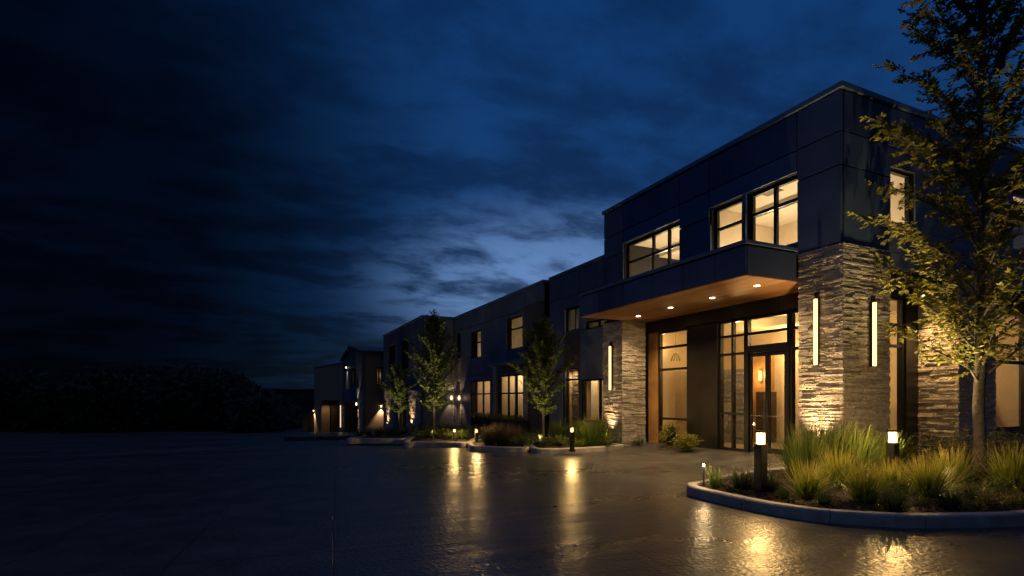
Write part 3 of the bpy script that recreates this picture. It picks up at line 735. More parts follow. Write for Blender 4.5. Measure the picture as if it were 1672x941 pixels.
wall_lamp(GX - .14, yx(586.5, GX), zx(586.5, 660, GX), -1, 0, 'warm wall lamp at the right corner of the dark garage opening under the gable', 'lamps on the far buildings', 90)
lx = xy(622, GY0); wall_lamp(lx, GY0, zy(622, 663, GY0), 0, -1, 'wall lamp on the beige side wall next to the blue grey block', 'lamps on the far buildings', 110, (1, .74, .5), False, 'cool_lamp')

# ================================================================== FAR GARAGE BUILDING
Ax, Ay = at(513, 62); Bx, By = at(560, 53.5)
Lp = math.hypot(Bx - Ax, By - Ay); th = math.atan2(Ay - By, Ax - Bx)      # from B (near) to A (far)
GA = empty('garage_building', (Bx, By, -2), 'flat roofed beige building with a tall dark portal at the far end of the lot', 'building')
GA.rotation_euler = (0, 0, th)
def gau(px):
    q = (560 - px) / 47.0
    return Lp * q * 53.5 / (62 - q * (62 - 53.5))
# local frame: x runs along the front from near to far, y<0 is into the building
mb = MB(); zt = 5.02 + 2; ob = (gau(553), gau(525), -1, zd(654, 57) + 2)
def lb(b, x0, x1, y0, y1, z0, z1): b.box(x0, x1, y0, y1, z0, z1)
for a, b, c, d in split(0, Lp, -1, zt, [ob]): mb.box(a, b, -.9, 0, c, d)
mb.box(Lp - .3, Lp, -9, -.902, -1, zt); mb.box(0, Lp - .31, -9, -8.7, -1, zt); mb.box(0, Lp - .31, -8.69, -.91, zt - .3, zt - .02); mb.box(0, .3, -8.69, -.91, -1, zt - .31)
mb.build('wall', M['render'], GA, (0, 0, 0))
mb = MB(); mb.box(ob[0], ob[1], -1.1, -.95, -1, ob[3]); mb.build('portal_door', M['black'], GA, (0, 0, 0))
mb = MB(); mb.box(-.05, Lp + .05, -.35, .06, zt, zt + .14); mb.build('coping', M['coping'], GA, (0, 0, 0))
def gw(u, v, z):
    return (Bx + u * math.cos(th) - v * math.sin(th), By + u * math.sin(th) + v * math.cos(th), z)
nx, ny = -math.sin(th), math.cos(th)
# normal must face the lot
sg = 1 if nx < 0 else -1
p = gw(Lp - .15, .02, zd(671, 61)); wall_lamp(*p, nx * sg, ny * sg, 'small wall lamp at the far left corner of the beige portal building', 'lamps on the far buildings', 200, (1, .74, .42), False, 'cool_lamp')
p = gw(gau(557), .06, zd(685, 54))
o = empty('linear_wall_lamp', p, 'short glowing vertical lamp right of the dark portal on the beige building', 'wall light')
m = MB(); m.box(p[0] - .04, p[0] + .04, p[1] - .04, p[1] + .04, p[2] - .8, p[2] + 1.4); m.build('diffuser', emit('dim lamp', (1, .72, .4), 1.2), o)
m = MB(); m.box(p[0] + .042, p[0] + .09, p[1] - .06, p[1] + .06, p[2] - .9, p[2] + 1.5); m.build('housing', M['black'], o)
po = gw((ob[0] + ob[1]) / 2, -.5, 3.2)
spot('portal_beam', gw(ob[1] - 1.2, -.45, zd(654, 57) - .1), gw(ob[1], -.5, -1), 30, 90, .8, (1, .7, .38), .06, None)
# low wall left of it
wx0, wy0 = at(494.5, 60.5); wx1, wy1 = at(512.4, 61.6)
mb = MB(); dx, dy = (wx1 - wx0), (wy1 - wy0); l = math.hypot(dx, dy); ex, ey = -dy / l * .25, dx / l * .25
n = 0
for z in (-2.4, zd(673, 61)):
    mb.v += [(wx0, wy0, z), (wx1, wy1, z), (wx1 + ex, wy1 + ey, z), (wx0 + ex, wy0 + ey, z)]
mb.f += [(0, 3, 2, 1), (4, 5, 6, 7), (0, 1, 5, 4), (1, 2, 6, 5), (2, 3, 7, 6), (3, 0, 4, 7)]
tag(mb.build('garden_wall', M['brick'], None, (wx0, wy0, -2.4)), 'short lamp lit brick wall beside the beige portal building', 'wall')
# raised pad in front of the far buildings
mb = MB()
P4 = [at(463, 23.6), at(578, 23.6), at(574, 30), at(485, 30)]
for z in (.0, 1.): mb.v += [(x, y, (tz(x, y) - .3) if z == 0 else .16 + tz(x, y)) for x, y in P4]
mb.f += [(0, 3, 2, 1), (4, 5, 6, 7), (0, 1, 5, 4), (1, 2, 6, 5), (2, 3, 7, 6), (3, 0, 4, 7)]
struct(mb.build('concrete_pad', M['ground']))
# dark low building further off
mb = MB(); x0, y0 = at(428, 88); x1, y1 = at(520, 84)
dx, dy = x1 - x0, y1 - y0; l = math.hypot(dx, dy); ex, ey = -dy / l * 8, dx / l * 8
LB = empty('low_building', (x0, y0, -2.4), 'long low dark building on the skyline left of the lit buildings', 'building')
zt = zd(638, 86)
for z in (-2.4, zt): mb.v += [(x0, y0, z), (x1, y1, z), (x1 + ex, y1 + ey, z), (x0 + ex, y0 + ey, z)]
mb.f += [(0, 3, 2, 1), (4, 5, 6, 7), (0, 1, 5, 4), (1, 2, 6, 5), (2, 3, 7, 6), (3, 0, 4, 7)]
mb.build('wall', M['dist'], LB)
mb = MB(); ux, uy = dx / l * .3, dy / l * .3
for z in (zt + .003, zt + .25): mb.v += [(x0 - ux - ex * .05, y0 - uy - ey * .05, z), (x1 + ux, y1 + uy, z), (x1 + ex, y1 + ey, z), (x0 + ex, y0 + ey, z)]
mb.f += [(0, 3, 2, 1), (4, 5, 6, 7), (0, 1, 5, 4), (1, 2, 6, 5), (2, 3, 7, 6), (3, 0, 4, 7)]
mb.build('roof', M['slate'], LB)

# ================================================================== KERBED ISLANDS
def smooth(P, closed, n=8):
    out = []; m = len(P); rng = range(m) if closed else range(m - 1)
    for i in rng:
        p0, p1, p2, p3 = (P[(i - 1) % m] if closed or i else P[0]), P[i], P[(i + 1) % m], (P[(i + 2) % m] if closed or i + 2 < m else P[m - 1])
        for k in range(n):
            t = k / n
            out.append(tuple(.5 * (2 * b + (c - a) * t + (2 * a - 5 * b + 4 * c - d) * t * t + (3 * b - a - 3 * c + d) * t ** 3) for a, b, c, d in zip(p0, p1, p2, p3)))
    if not closed: out.append(tuple(P[-1]))
    return out
def inset(P, d, closed):
    out = []; m = len(P)
    for i in range(m):
        a = P[i - 1] if (closed or i) else P[i]; b = P[(i + 1) % m] if (closed or i < m - 1) else P[i]
        tx, ty = b[0] - a[0], b[1] - a[1]; l = math.hypot(tx, ty) or 1
        out.append((P[i][0] - ty / l * d, P[i][1] + tx / l * d))
    return out
def kerb(P, closed, h=.16, w=.17, seg=1.9, mat_='kerb'):
    """P runs with the bed on its left"""
    if closed: P = P + [P[0]]
    # resample
    Q = [P[0]]; acc = 0
    for a, b in zip(P, P[1:]):
        l = math.hypot(b[0] - a[0], b[1] - a[1]); k = max(1, int(l / .12))
        for i in range(1, k + 1): Q.append((a[0] + (b[0] - a[0]) * i / k, a[1] + (b[1] - a[1]) * i / k))
    I = {0.0: Q, .02: inset(Q, .02, False), w - .015: inset(Q, w - .015, False), w: inset(Q, w, False)}
    mb = MB(); per = max(4, int(seg / .12)); i = 0
    prof = [(0.0, -.05), (0.0, h - .02), (.02, h), (w - .015, h), (w, h - .015), (w, -.05)]
    while i < len(Q) - 1:
        e = min(i + per, len(Q) - 1)
        if len(Q) - 1 - e < per * .4: e = len(Q) - 1
        n = len(mb.v); idx = list(range(i, e + 1))
        for q in idx:
            for o, z in prof:
                x, y = I[o][q]
                if q == e and e < len(Q) - 1:      # leave an open joint
                    x2, y2 = I[o][q - 1]; x, y = x + (x2 - x) * .13, y + (y2 - y) * .13
                mb.v.append((x, y, z + tz(x, y)))
        k = len(prof)
        for a in range(len(idx) - 1):
            for c in range(k - 1): mb.f.append((n + a * k + c, n + (a + 1) * k + c, n + (a + 1) * k + c + 1, n + a * k + c + 1))
        mb.f.append(tuple(n + c for c in range(k))); mb.f.append(tuple(n + (len(idx) - 1) * k + c for c in reversed(range(k))))
        i = e
    return struct(mb.build('kerb', M[mat_]))
def bed(P, h=.12, name='planting_bed', step=.25):
    """soil sheet inside polygon P with a slightly lumpy top"""
    xs = [p[0] for p in P]; ys = [p[1] for p in P]
    mb = MB(); cx, cy = sum(xs) / len(xs), sum(ys) / len(ys)
    n = len(P); rings = 9
    for r in range(rings):
        s = 1 - r / (rings - 1) * .98
        for x, y in P:
            X, Y = cx + (x - cx) * s, cy + (y - cy) * s
            mb.v.append((X, Y, tz(X, Y) + h + (.0 if r == 0 else R.uniform(-.012, .03) + .05 * min(1, r / 3))))
    for r in range(rings - 1):
        for i in range(n):
            a, b = r * n + i, r * n + (i + 1) % n
            mb.f.append((a, b, b + n, a + n))
    mb.f.append(tuple((rings - 1) * n + i for i in range(n)))
    return struct(mb.build(name, M['soil'], smooth=True))

front = [(6.30, 6.64), gp(1176, 823), gp(1253, 840), gp(1330, 852), gp(1400, 858), gp(1490, 863), gp(1580, 862), gp(1672, 859), (10.2, 3.35), (12.5, 3.4), (15, 3.6), (19, 4.0)]
back = [(10.22, 7.86), (9.0, 7.78), (7.8, 7.5), (6.98, 7.20), (6.62, 7.12), (6.41, 6.94)]
path = smooth(back + front, False)
# bed lies left of the direction back->front? make it so
kerb(path, False)
ins = inset(path, .16, False)
bedp = ins + [(19, 7.4), (12.0, 7.4), (11.7, 7.8)]
bed(bedp, .125)

isl = [
    [gp(871, 740), gp(892, 741.3), gp(920, 741), gp(950, 739.5), gp(985, 737.3), gp(1018, 733.8), (10.12, 14.9), (10.12, 16.2), (10.12, 17.6), (9.4, 17.6), (8.5, 16.7), (7.6, 15.3)],
    [gp(768, 735.6), gp(790, 737), gp(816, 738), gp(840, 738.6), gp(864, 738), (7.9, 15.9), (8.8, 17.3), (10.0, 18.9), (10.12, 20.4), (10.1, 22.0), (9.2, 22.0), (7.6, 19.6), (6.4, 17.4)],
    [gp(659.6, 728), gp(682, 729), gp(705, 729.4), gp(735, 729.6), gp(762, 729.4), (7.2, 17.9), (8.4, 20.2), (9.6, 22.6), (10.1, 25), (10.1, 28), (9.4, 29.4), (7.6, 26), (5.9, 22.2)],
    [gp(566, 721.4), gp(590, 722.4), gp(612, 723), gp(640, 723.2), gp(664, 722.6), (5.6, 21.2), (6.4, 24.0), (7.3, 28), (8.1, 32), (8.15, 36), (7.4, 37), (5.8, 31), (4.2, 25.5)],
]
for P in isl:
    Q = smooth(P, True, 6)
    kerb(Q, True, .15, .16, 3.0)
    I2 = inset(Q, .15, True)
    bed(I2, .11)
# entrance paving that ramps to the door
mb = MB()
A = [(9.6, 7.9, .004), (9.6, 15.1, .004), (10.6, 15.1, .1), (11.38, 15.1, .17), (11.6, 15.1, .17)]
for x, y, z in A: mb.v += [(x, 7.9, z), (x, 15.1, z)]
for i in range(4): mb.f.append((2 * i, 2 * i + 2, 2 * i + 3, 2 * i + 1))
struct(mb.build('entrance_paving', M['ground']))
# bark mulch on the near bed
mb = MB()
def inside(x, y, P):
    c = False; j = len(P) - 1
    for i in range(len(P)):
        if (P[i][1] > y) != (P[j][1] > y) and x < (P[j][0] - P[i][0]) * (y - P[i][1]) / (P[j][1] - P[i][1]) + P[i][0]: c = not c
        j = i
    return c
k = 0
while k < 9000:
    x, y = R.uniform(6.6, 12), R.uniform(3.4, 7.6)
    if not inside(x, y, bedp): continue
    k += 1
    a = R.uniform(0, 6.28); l, w = R.uniform(.012, .04), R.uniform(.005, .014); z = .15 + R.uniform(0, .035)
    dx, dy = math.cos(a) * l, math.sin(a) * l; ex, ey = -math.sin(a) * w, math.cos(a) * w; t1, t2 = R.uniform(-.012, .014), R.uniform(-.012, .014)
    mb.quad((x - dx - ex, y - dy - ey, z - t1), (x + dx - ex, y + dy - ey, z + t1), (x + dx + ex, y + dy + ey, z + t1 + t2), (x - dx + ex, y - dy + ey, z - t1 + t2))
o = mb.build('bark_mulch', M['chips']); o['kind'] = 'stuff'; o['label'] = 'dark bark mulch covering the near planting bed'; o['category'] = 'mulch'

# ================================================================== PLANTS
def clump_mesh(n, L, spread, w=.007, r0=.08, droop=1.0, seg=4, seed=1, heads=0):
    r = random.Random(seed); mb = MB()
    for i in range(n):
        az = r.uniform(0, 6.283); lean = abs(r.gauss(0, 1)) * spread * .55 + .05
        lean = min(lean, 1.35)
        if r.random() < .06: lean = r.uniform(1.0, 1.5)          # a few fallen blades
        l = L * r.uniform(.55, 1.0) * (1 - .15 * lean)
        rr = r0 * math.sqrt(r.random()); a2 = az + r.uniform(-.7, .7)
        p = Vector((rr * math.cos(a2), rr * math.sin(a2), -.02)); d = Vector((math.sin(lean) * math.cos(az), math.sin(lean) * math.sin(az), math.cos(lean)))
        side = Vector((-math.sin(az), math.cos(az), 0)); side = (side + Vector((r.uniform(-.6, .6), r.uniform(-.6, .6), 0))).normalized()
        k0 = len(mb.v); ww = w * r.uniform(.7, 1.3)
        bend = droop * r.uniform(.4, 1.2) * (lean + .15) * .45
        head = i < heads
        for s in range(seg + 1):
            t = s / seg
            wd = ww * (1 - t ** 2 * .93) if not head else ww * (.35 if t < .7 else .9)
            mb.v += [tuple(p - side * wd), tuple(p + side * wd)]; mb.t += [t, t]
            d = (d + Vector((math.cos(az) * bend / seg * 1.2, math.sin(az) * bend / seg * 1.2, -bend / seg * 1.1 * t))).normalized()
            p = p + d * (l / seg)
        for s in range(seg):
            a = k0 + 2 * s; mb.f.append((a, a + 1, a + 3, a + 2))
    return mb
def shrub_mesh(n, rx, h, leaf=.05, wd=.45, seed=1, stems=26):
    r = random.Random(seed); mb = MB()
    for s in range(stems):
        az = r.uniform(0, 6.283); lean = r.uniform(.1, 1.15)
        l = h / max(.5, math.cos(lean * .7)) * r.uniform(.6, 1.05); l = min(l, math.hypot(rx, h) * 1.0)
        ex = Vector((math.sin(lean) * math.cos(az) * rx / h * 1.1, math.sin(lean) * math.sin(az) * rx / h * 1.1, math.cos(lean)))
        base = Vector((r.uniform(-.06, .06), r.uniform(-.06, .06), 0))
        m = max(4, n // stems)
        for i in range(m):
            t = .18 + .82 * (i + r.random()) / m
            p = base + ex * (l * t) + Vector((r.gauss(0, .03), r.gauss(0, .03), r.gauss(0, .02) - .06 * t * t * l))
            if p.z < .01: p.z = .02
            a = az + r.uniform(-1.6, 1.6); el = r.uniform(-.5, .9)
            d = Vector((math.cos(a) * math.cos(el), math.sin(a) * math.cos(el), math.sin(el))); q = d.cross(Vector((r.uniform(-.5, .5), r.uniform(-.5, .5), 1))).normalized()
            ll = leaf * r.uniform(.6, 1.2); w2 = ll * wd * .5
            k = len(mb.v); up = q.cross(d) * (ll * .12)
            mb.v += [tuple(p), tuple(p + d * ll * .5 + q * w2 - up), tuple(p + d * ll), tuple(p + d * ll * .5 - q * w2 - up), tuple(p + d * ll * .5)]
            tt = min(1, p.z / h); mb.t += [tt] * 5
            mb.f += [(k, k + 1, k + 4), (k + 1, k + 2, k + 4), (k + 2, k + 3, k + 4), (k + 3, k, k + 4)]
    return mb
PROTO = {}
def plant(kind, mk, m, name, x, y, z, label, cat, group=None, sc=1.0, rz=None):
    if kind not in PROTO:
        PROTO[kind] = mk().build(name, M[m]).data
        o = [q for q in COL.objects if q.data == PROTO[kind]][0]
    else:
        o = bpy.data.objects.new(name, PROTO[kind]); COL.objects.link(o)
    o.location = (x, y, z); o.rotation_euler = (0, 0, R.uniform(0, 6.28) if rz is None else rz)
    o.scale = (sc, sc, sc * R.uniform(.95, 1.06))
    return tag(o, label, cat, group)
def P_gold(k): return lambda: clump_mesh(520, .98, .66, .0066, .14, .95, 6, k, 0)
def P_green(k): return lambda: clump_mesh(520, 1.12, .58, .0078, .17, .8, 5, k)
def P_tuft(k): return lambda: clump_mesh(260, .42, .95, .0065, .08, 1.1, 4, k)
def P_rust(k): return lambda: clump_mesh(420, .85, .75, .007, .16, 1.0, 4, k)
def P_shr(k): return lambda: shrub_mesh(1500, .5, .5, .055, .5, k, 40)
def P_lime(k): return lambda: shrub_mesh(520, .22, .28, .06, .3, k, 22)
BZ = .15
GG, GT, GD, GL = 'golden grass clumps in the near bed', 'tall green grass clumps at the thick stone pillar', 'low dark tufts along the near kerb', 'small lime shrubs in the near bed'
def near(px, d): return at(px, d)
# gold clumps, front row and behind
for i, (px, d, s, lab) in enumerate((
        (1318, 7.75, .70, 'golden grass clump right of the near bollard, first of the front row'),
        (1368, 8.6, .78, 'golden grass clump between and behind the two front golden clumps'),
        (1412, 7.45, .70, 'golden grass clump in the middle of the near bed, left of the second bollard'),
        (1515, 7.75, .80, 'large golden green grass clump left of the near tree trunk'),
        (1556, 8.9, .78, 'golden grass clump directly behind the large one, just left of the trunk'),
        (1455, 8.1, .66, 'small golden grass clump right in front of the second bollard'),
        (1655, 8.3, .86, 'golden green grass clump right of the near tree trunk at the photo edge'))):
    x, y = near(px, d)
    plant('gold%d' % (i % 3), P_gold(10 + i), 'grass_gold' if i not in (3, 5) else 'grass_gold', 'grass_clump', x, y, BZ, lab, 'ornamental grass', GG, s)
for i, (px, d, s, lab) in enumerate((
        (1312, 9.5, 1.0, 'tall green grass clump at the left foot of the thick stone pillar'),
        (1350, 9.9, 1.15, 'tall green grass clump in front of the pillar uplight'),
        (1395, 9.7, 1.02, 'tall green grass clump under the corner of the thick stone pillar'),
        (1435, 10.0, .95, 'green grass clump at the right face of the thick stone pillar'))):
    x, y = near(px, d)
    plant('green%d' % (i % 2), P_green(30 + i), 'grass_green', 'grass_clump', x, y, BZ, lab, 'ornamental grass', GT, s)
for i, (px, d, s, k, lab) in enumerate((
        (1168, 8.75, .95, 'green', 'small upright green grass tuft at the tip of the near island beside the spike light'),
        (1212, 8.6, 1.0, 'tuft', 'low dark tuft just left of the near bollard'),
        (1262, 8.3, .8, 'tuft', 'low tuft just right of the near bollard'),
        (1458, 6.95, .95, 'tuft', 'low dark tuft at the kerb below the gap between gold clumps'),
        (1553, 7.05, .75, 'tuft', 'low dark tuft at the kerb in front of the large golden green clump'),
        (1250, 8.9, .7, 'tuft', 'low tuft behind the near bollard'),
        (1590, 7.6, .85, 'tuft', 'low dark tuft in front of the near tree trunk'),
        (1470, 8.2, .9, 'tuft', 'low dark tuft below the second bollard'),
        (1345, 7.3, .6, 'tuft', 'small tuft at the kerb below the first golden clump'),
        (1280, 7.75, .55, 'tuft', 'small sparse tuft right in front of the near bollard foot'))):
    x, y = near(px, d)
    if k == 'green': plant('upr', lambda: clump_mesh(150, .45, .5, .0055, .07, .6, 4, 77), 'grass_green', 'grass_clump', x, y, BZ, lab, 'ornamental grass', None, s)
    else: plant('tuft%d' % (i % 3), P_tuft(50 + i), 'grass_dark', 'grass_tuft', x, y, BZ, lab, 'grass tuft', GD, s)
for i, (px, d, s, lab) in enumerate((
        (1612, 7.1, 1.0, 'small lime green shrub at the kerb right of the near tree trunk'),
        (1664, 7.15, 1.0, 'small lime green shrub at the kerb at the right photo edge'),
        (1503, 7.2, .6, 'tiny yellowish shrub in front of the large golden green clump'))):
    x, y = near(px, d)
    plant('lime%d' % (i % 2), P_lime(70 + i), 'shrub_lime', 'shrub', x, y, BZ, lab, 'shrub', GL, s)
for q_, (px, d, s, lab) in enumerate(((1345, 8.1, .62, 'low leafy green shrub between the first two front golden clumps'), (1475, 7.5, .6, 'low leafy green shrub between the second bollard and the kerb'), (1625, 8.2, .66, 'low leafy green shrub right of the near trunk'), (1232, 8.75, .55, 'low leafy green shrub behind the near bollard'), (1560, 7.9, .5, 'low leafy green shrub right of the large golden green clump'))):
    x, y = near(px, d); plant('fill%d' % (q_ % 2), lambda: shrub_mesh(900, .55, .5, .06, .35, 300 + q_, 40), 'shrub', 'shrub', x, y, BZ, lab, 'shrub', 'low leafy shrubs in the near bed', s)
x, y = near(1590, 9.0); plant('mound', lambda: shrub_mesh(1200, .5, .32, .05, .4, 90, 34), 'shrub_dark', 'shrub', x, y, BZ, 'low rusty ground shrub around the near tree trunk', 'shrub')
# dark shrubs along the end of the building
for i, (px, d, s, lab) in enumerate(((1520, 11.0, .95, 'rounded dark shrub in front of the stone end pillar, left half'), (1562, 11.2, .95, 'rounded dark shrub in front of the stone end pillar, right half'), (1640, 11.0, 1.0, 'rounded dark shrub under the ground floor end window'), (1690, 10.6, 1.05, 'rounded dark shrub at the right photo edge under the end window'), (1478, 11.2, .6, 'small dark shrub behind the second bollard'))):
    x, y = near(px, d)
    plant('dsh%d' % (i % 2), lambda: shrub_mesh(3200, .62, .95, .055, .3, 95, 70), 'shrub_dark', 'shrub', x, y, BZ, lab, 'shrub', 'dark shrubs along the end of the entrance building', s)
# door shrubs
xx = 11.0
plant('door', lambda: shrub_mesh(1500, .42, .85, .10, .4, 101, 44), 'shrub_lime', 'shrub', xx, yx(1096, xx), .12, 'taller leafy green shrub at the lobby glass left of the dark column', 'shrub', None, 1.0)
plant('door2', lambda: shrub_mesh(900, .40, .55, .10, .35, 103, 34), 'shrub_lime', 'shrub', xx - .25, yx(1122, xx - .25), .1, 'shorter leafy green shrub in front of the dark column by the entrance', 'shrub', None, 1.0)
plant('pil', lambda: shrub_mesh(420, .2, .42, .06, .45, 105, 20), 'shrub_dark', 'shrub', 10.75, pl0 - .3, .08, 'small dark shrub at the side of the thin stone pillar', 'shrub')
# island plants
def isp(kind, px, d, s, lab, grp, cat='shrub'):
    x, y = at(px, d); z = tz(x, y) + .14
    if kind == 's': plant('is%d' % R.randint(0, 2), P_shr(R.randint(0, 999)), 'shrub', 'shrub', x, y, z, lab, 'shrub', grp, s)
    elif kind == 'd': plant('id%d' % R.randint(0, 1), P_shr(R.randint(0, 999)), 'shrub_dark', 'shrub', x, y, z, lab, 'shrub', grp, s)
    elif kind == 'r': plant('ir%d' % R.randint(0, 1), P_rust(R.randint(0, 999)), 'grass_rust', 'grass_clump', x, y, z, lab, 'ornamental grass', grp, s)
    else: plant('ig%d' % R.randint(0, 1), P_green(R.randint(0, 999)), 'grass_green', 'grass_clump', x, y, z, lab, 'ornamental grass', grp, s)
g4, g3, g2, g1 = 'plants on the island by the thin stone pillar', 'plants on the island with the rusty fountain grass', 'plants on the island with the tall slim tree', 'plants on the farthest island'
isp('d', 893, 16.2, .85, 'rounded dark shrub at the left tip of the island by the thin stone pillar', g4)
isp('s', 914, 16.2, .8, 'green shrub just left of the bollard before the thin stone pillar', g4)
isp('s', 878, 17.2, .7, 'green shrub at the foot of the second tree', g4)
isp('g', 962, 16.5, .95, 'large green grass clump right of the bollard before the thin stone pillar', g4)
isp('g', 945, 17.6, .8, 'green grass clump behind the bollard before the thin stone pillar', g4)
isp('g', 978, 17.2, .9, 'green grass clump against the lit window beside the thin stone pillar', g4)
isp('s', 945, 16.0, .6, 'small green shrub right beside the bollard before the thin stone pillar', g4)
isp('s', 992, 16.4, .75, 'leafy shrub at the right tip of the island before the thin stone pillar', g4)
isp('g', 912, 18.2, .8, 'green grass clump behind the second tree trunk', g4)
isp('r', 800, 16.7, .95, 'rusty fountain grass clump at the left end of its island', g3)
isp('r', 822, 16.7, 1.0, 'rusty fountain grass clump second from the left on its island', g3)
isp('r', 842, 17.0, .9, 'rusty fountain grass clump third from the left on its island', g3)
isp('r', 812, 18.0, .95, 'rusty fountain grass clump behind the front rusty row', g3)
isp('s', 852, 16.3, .75, 'bright green shrub right of the rusty fountain grass', g3)
isp('s', 866, 16.6, .7, 'green shrub at the right tip of the rusty grass island', g3)
isp('d', 872, 18.4, .9, 'dark shrub behind the rusty grass island beside the second tree', g3)
for px in (682, 700, 718):
    isp('s', px, 19.4 + R.uniform(0, .6), .8, {682: 'green shrub at the left tip of the slim tree island', 700: 'green shrub left of the slim tree trunk', 718: 'green shrub right of the slim tree trunk'}[px], g2)
isp('s', 736, 19.0, .75, 'green shrub left beside the bollard on the slim tree island', g2); isp('s', 757, 19.0, .8, 'green shrub between the two far bollards', g2)
isp('d', 690, 22, 1., 'dark shrub behind the slim tree on its left', g2); isp('d', 725, 22.5, 1.1, 'dark shrub behind the slim tree on its right', g2); isp('d', 752, 22, 1.1, 'dark shrub behind the gap between the two far bollards', g2); isp('d', 776, 21, 1., 'dark shrub behind the right far bollard', g2)
for i, (px, d) in enumerate(((586, 21.6), (603, 21.9), (620, 21.9), (637, 21.8), (654, 21.8), (640, 25), (615, 25), (662, 25), (672, 28))):
    isp('sd'[i % 2], px, d, .75 + .1 * (i % 3), ['dark green shrub at the left tip of the farthest island', 'low shrub second from the left on the farthest island front', 'low shrub third from the left on the farthest island front', 'low shrub in front of the smallest tree on its left', 'low shrub in front of the smallest tree on its right', 'shrub behind the smallest tree on its left', 'shrub under the lamp lit beige side wall', 'shrub behind the smallest tree on its right', 'shrub below the near stone strip of the blue grey block'][i], g1)
# hedge under the tall windows
hg = empty('window_planter', (10.0, 22, 0), 'dark planter with clipped green plants under the tall lit windows', 'planter')
m = MB(); y0, y1 = yx(853, 9.9), yx(775, 9.9); m.box(9.75, 10.18, y0, y1, 0, .62); m.build('trough', M['backing'], hg)
m = MB(); rr = random.Random(5); sm_ = shrub_mesh(260, .3, .4, .07, .4, 6, 16)
yy = y0 + .2
while yy < y1:
    n = len(m.v); ca = rr.uniform(0, 6); k = rr.uniform(.8, 1.1)
    m.v += [(9.96 + (x * math.cos(ca) - y * math.sin(ca)) * k, yy + (x * math.sin(ca) + y * math.cos(ca)) * k, .55 + z * k) for x, y, z in sm_.v]; m.t += sm_.t; m.f += [tuple(n + i for i in f) for f in sm_.f]; yy += .28
m.build('foliage', M['shrub'], hg)

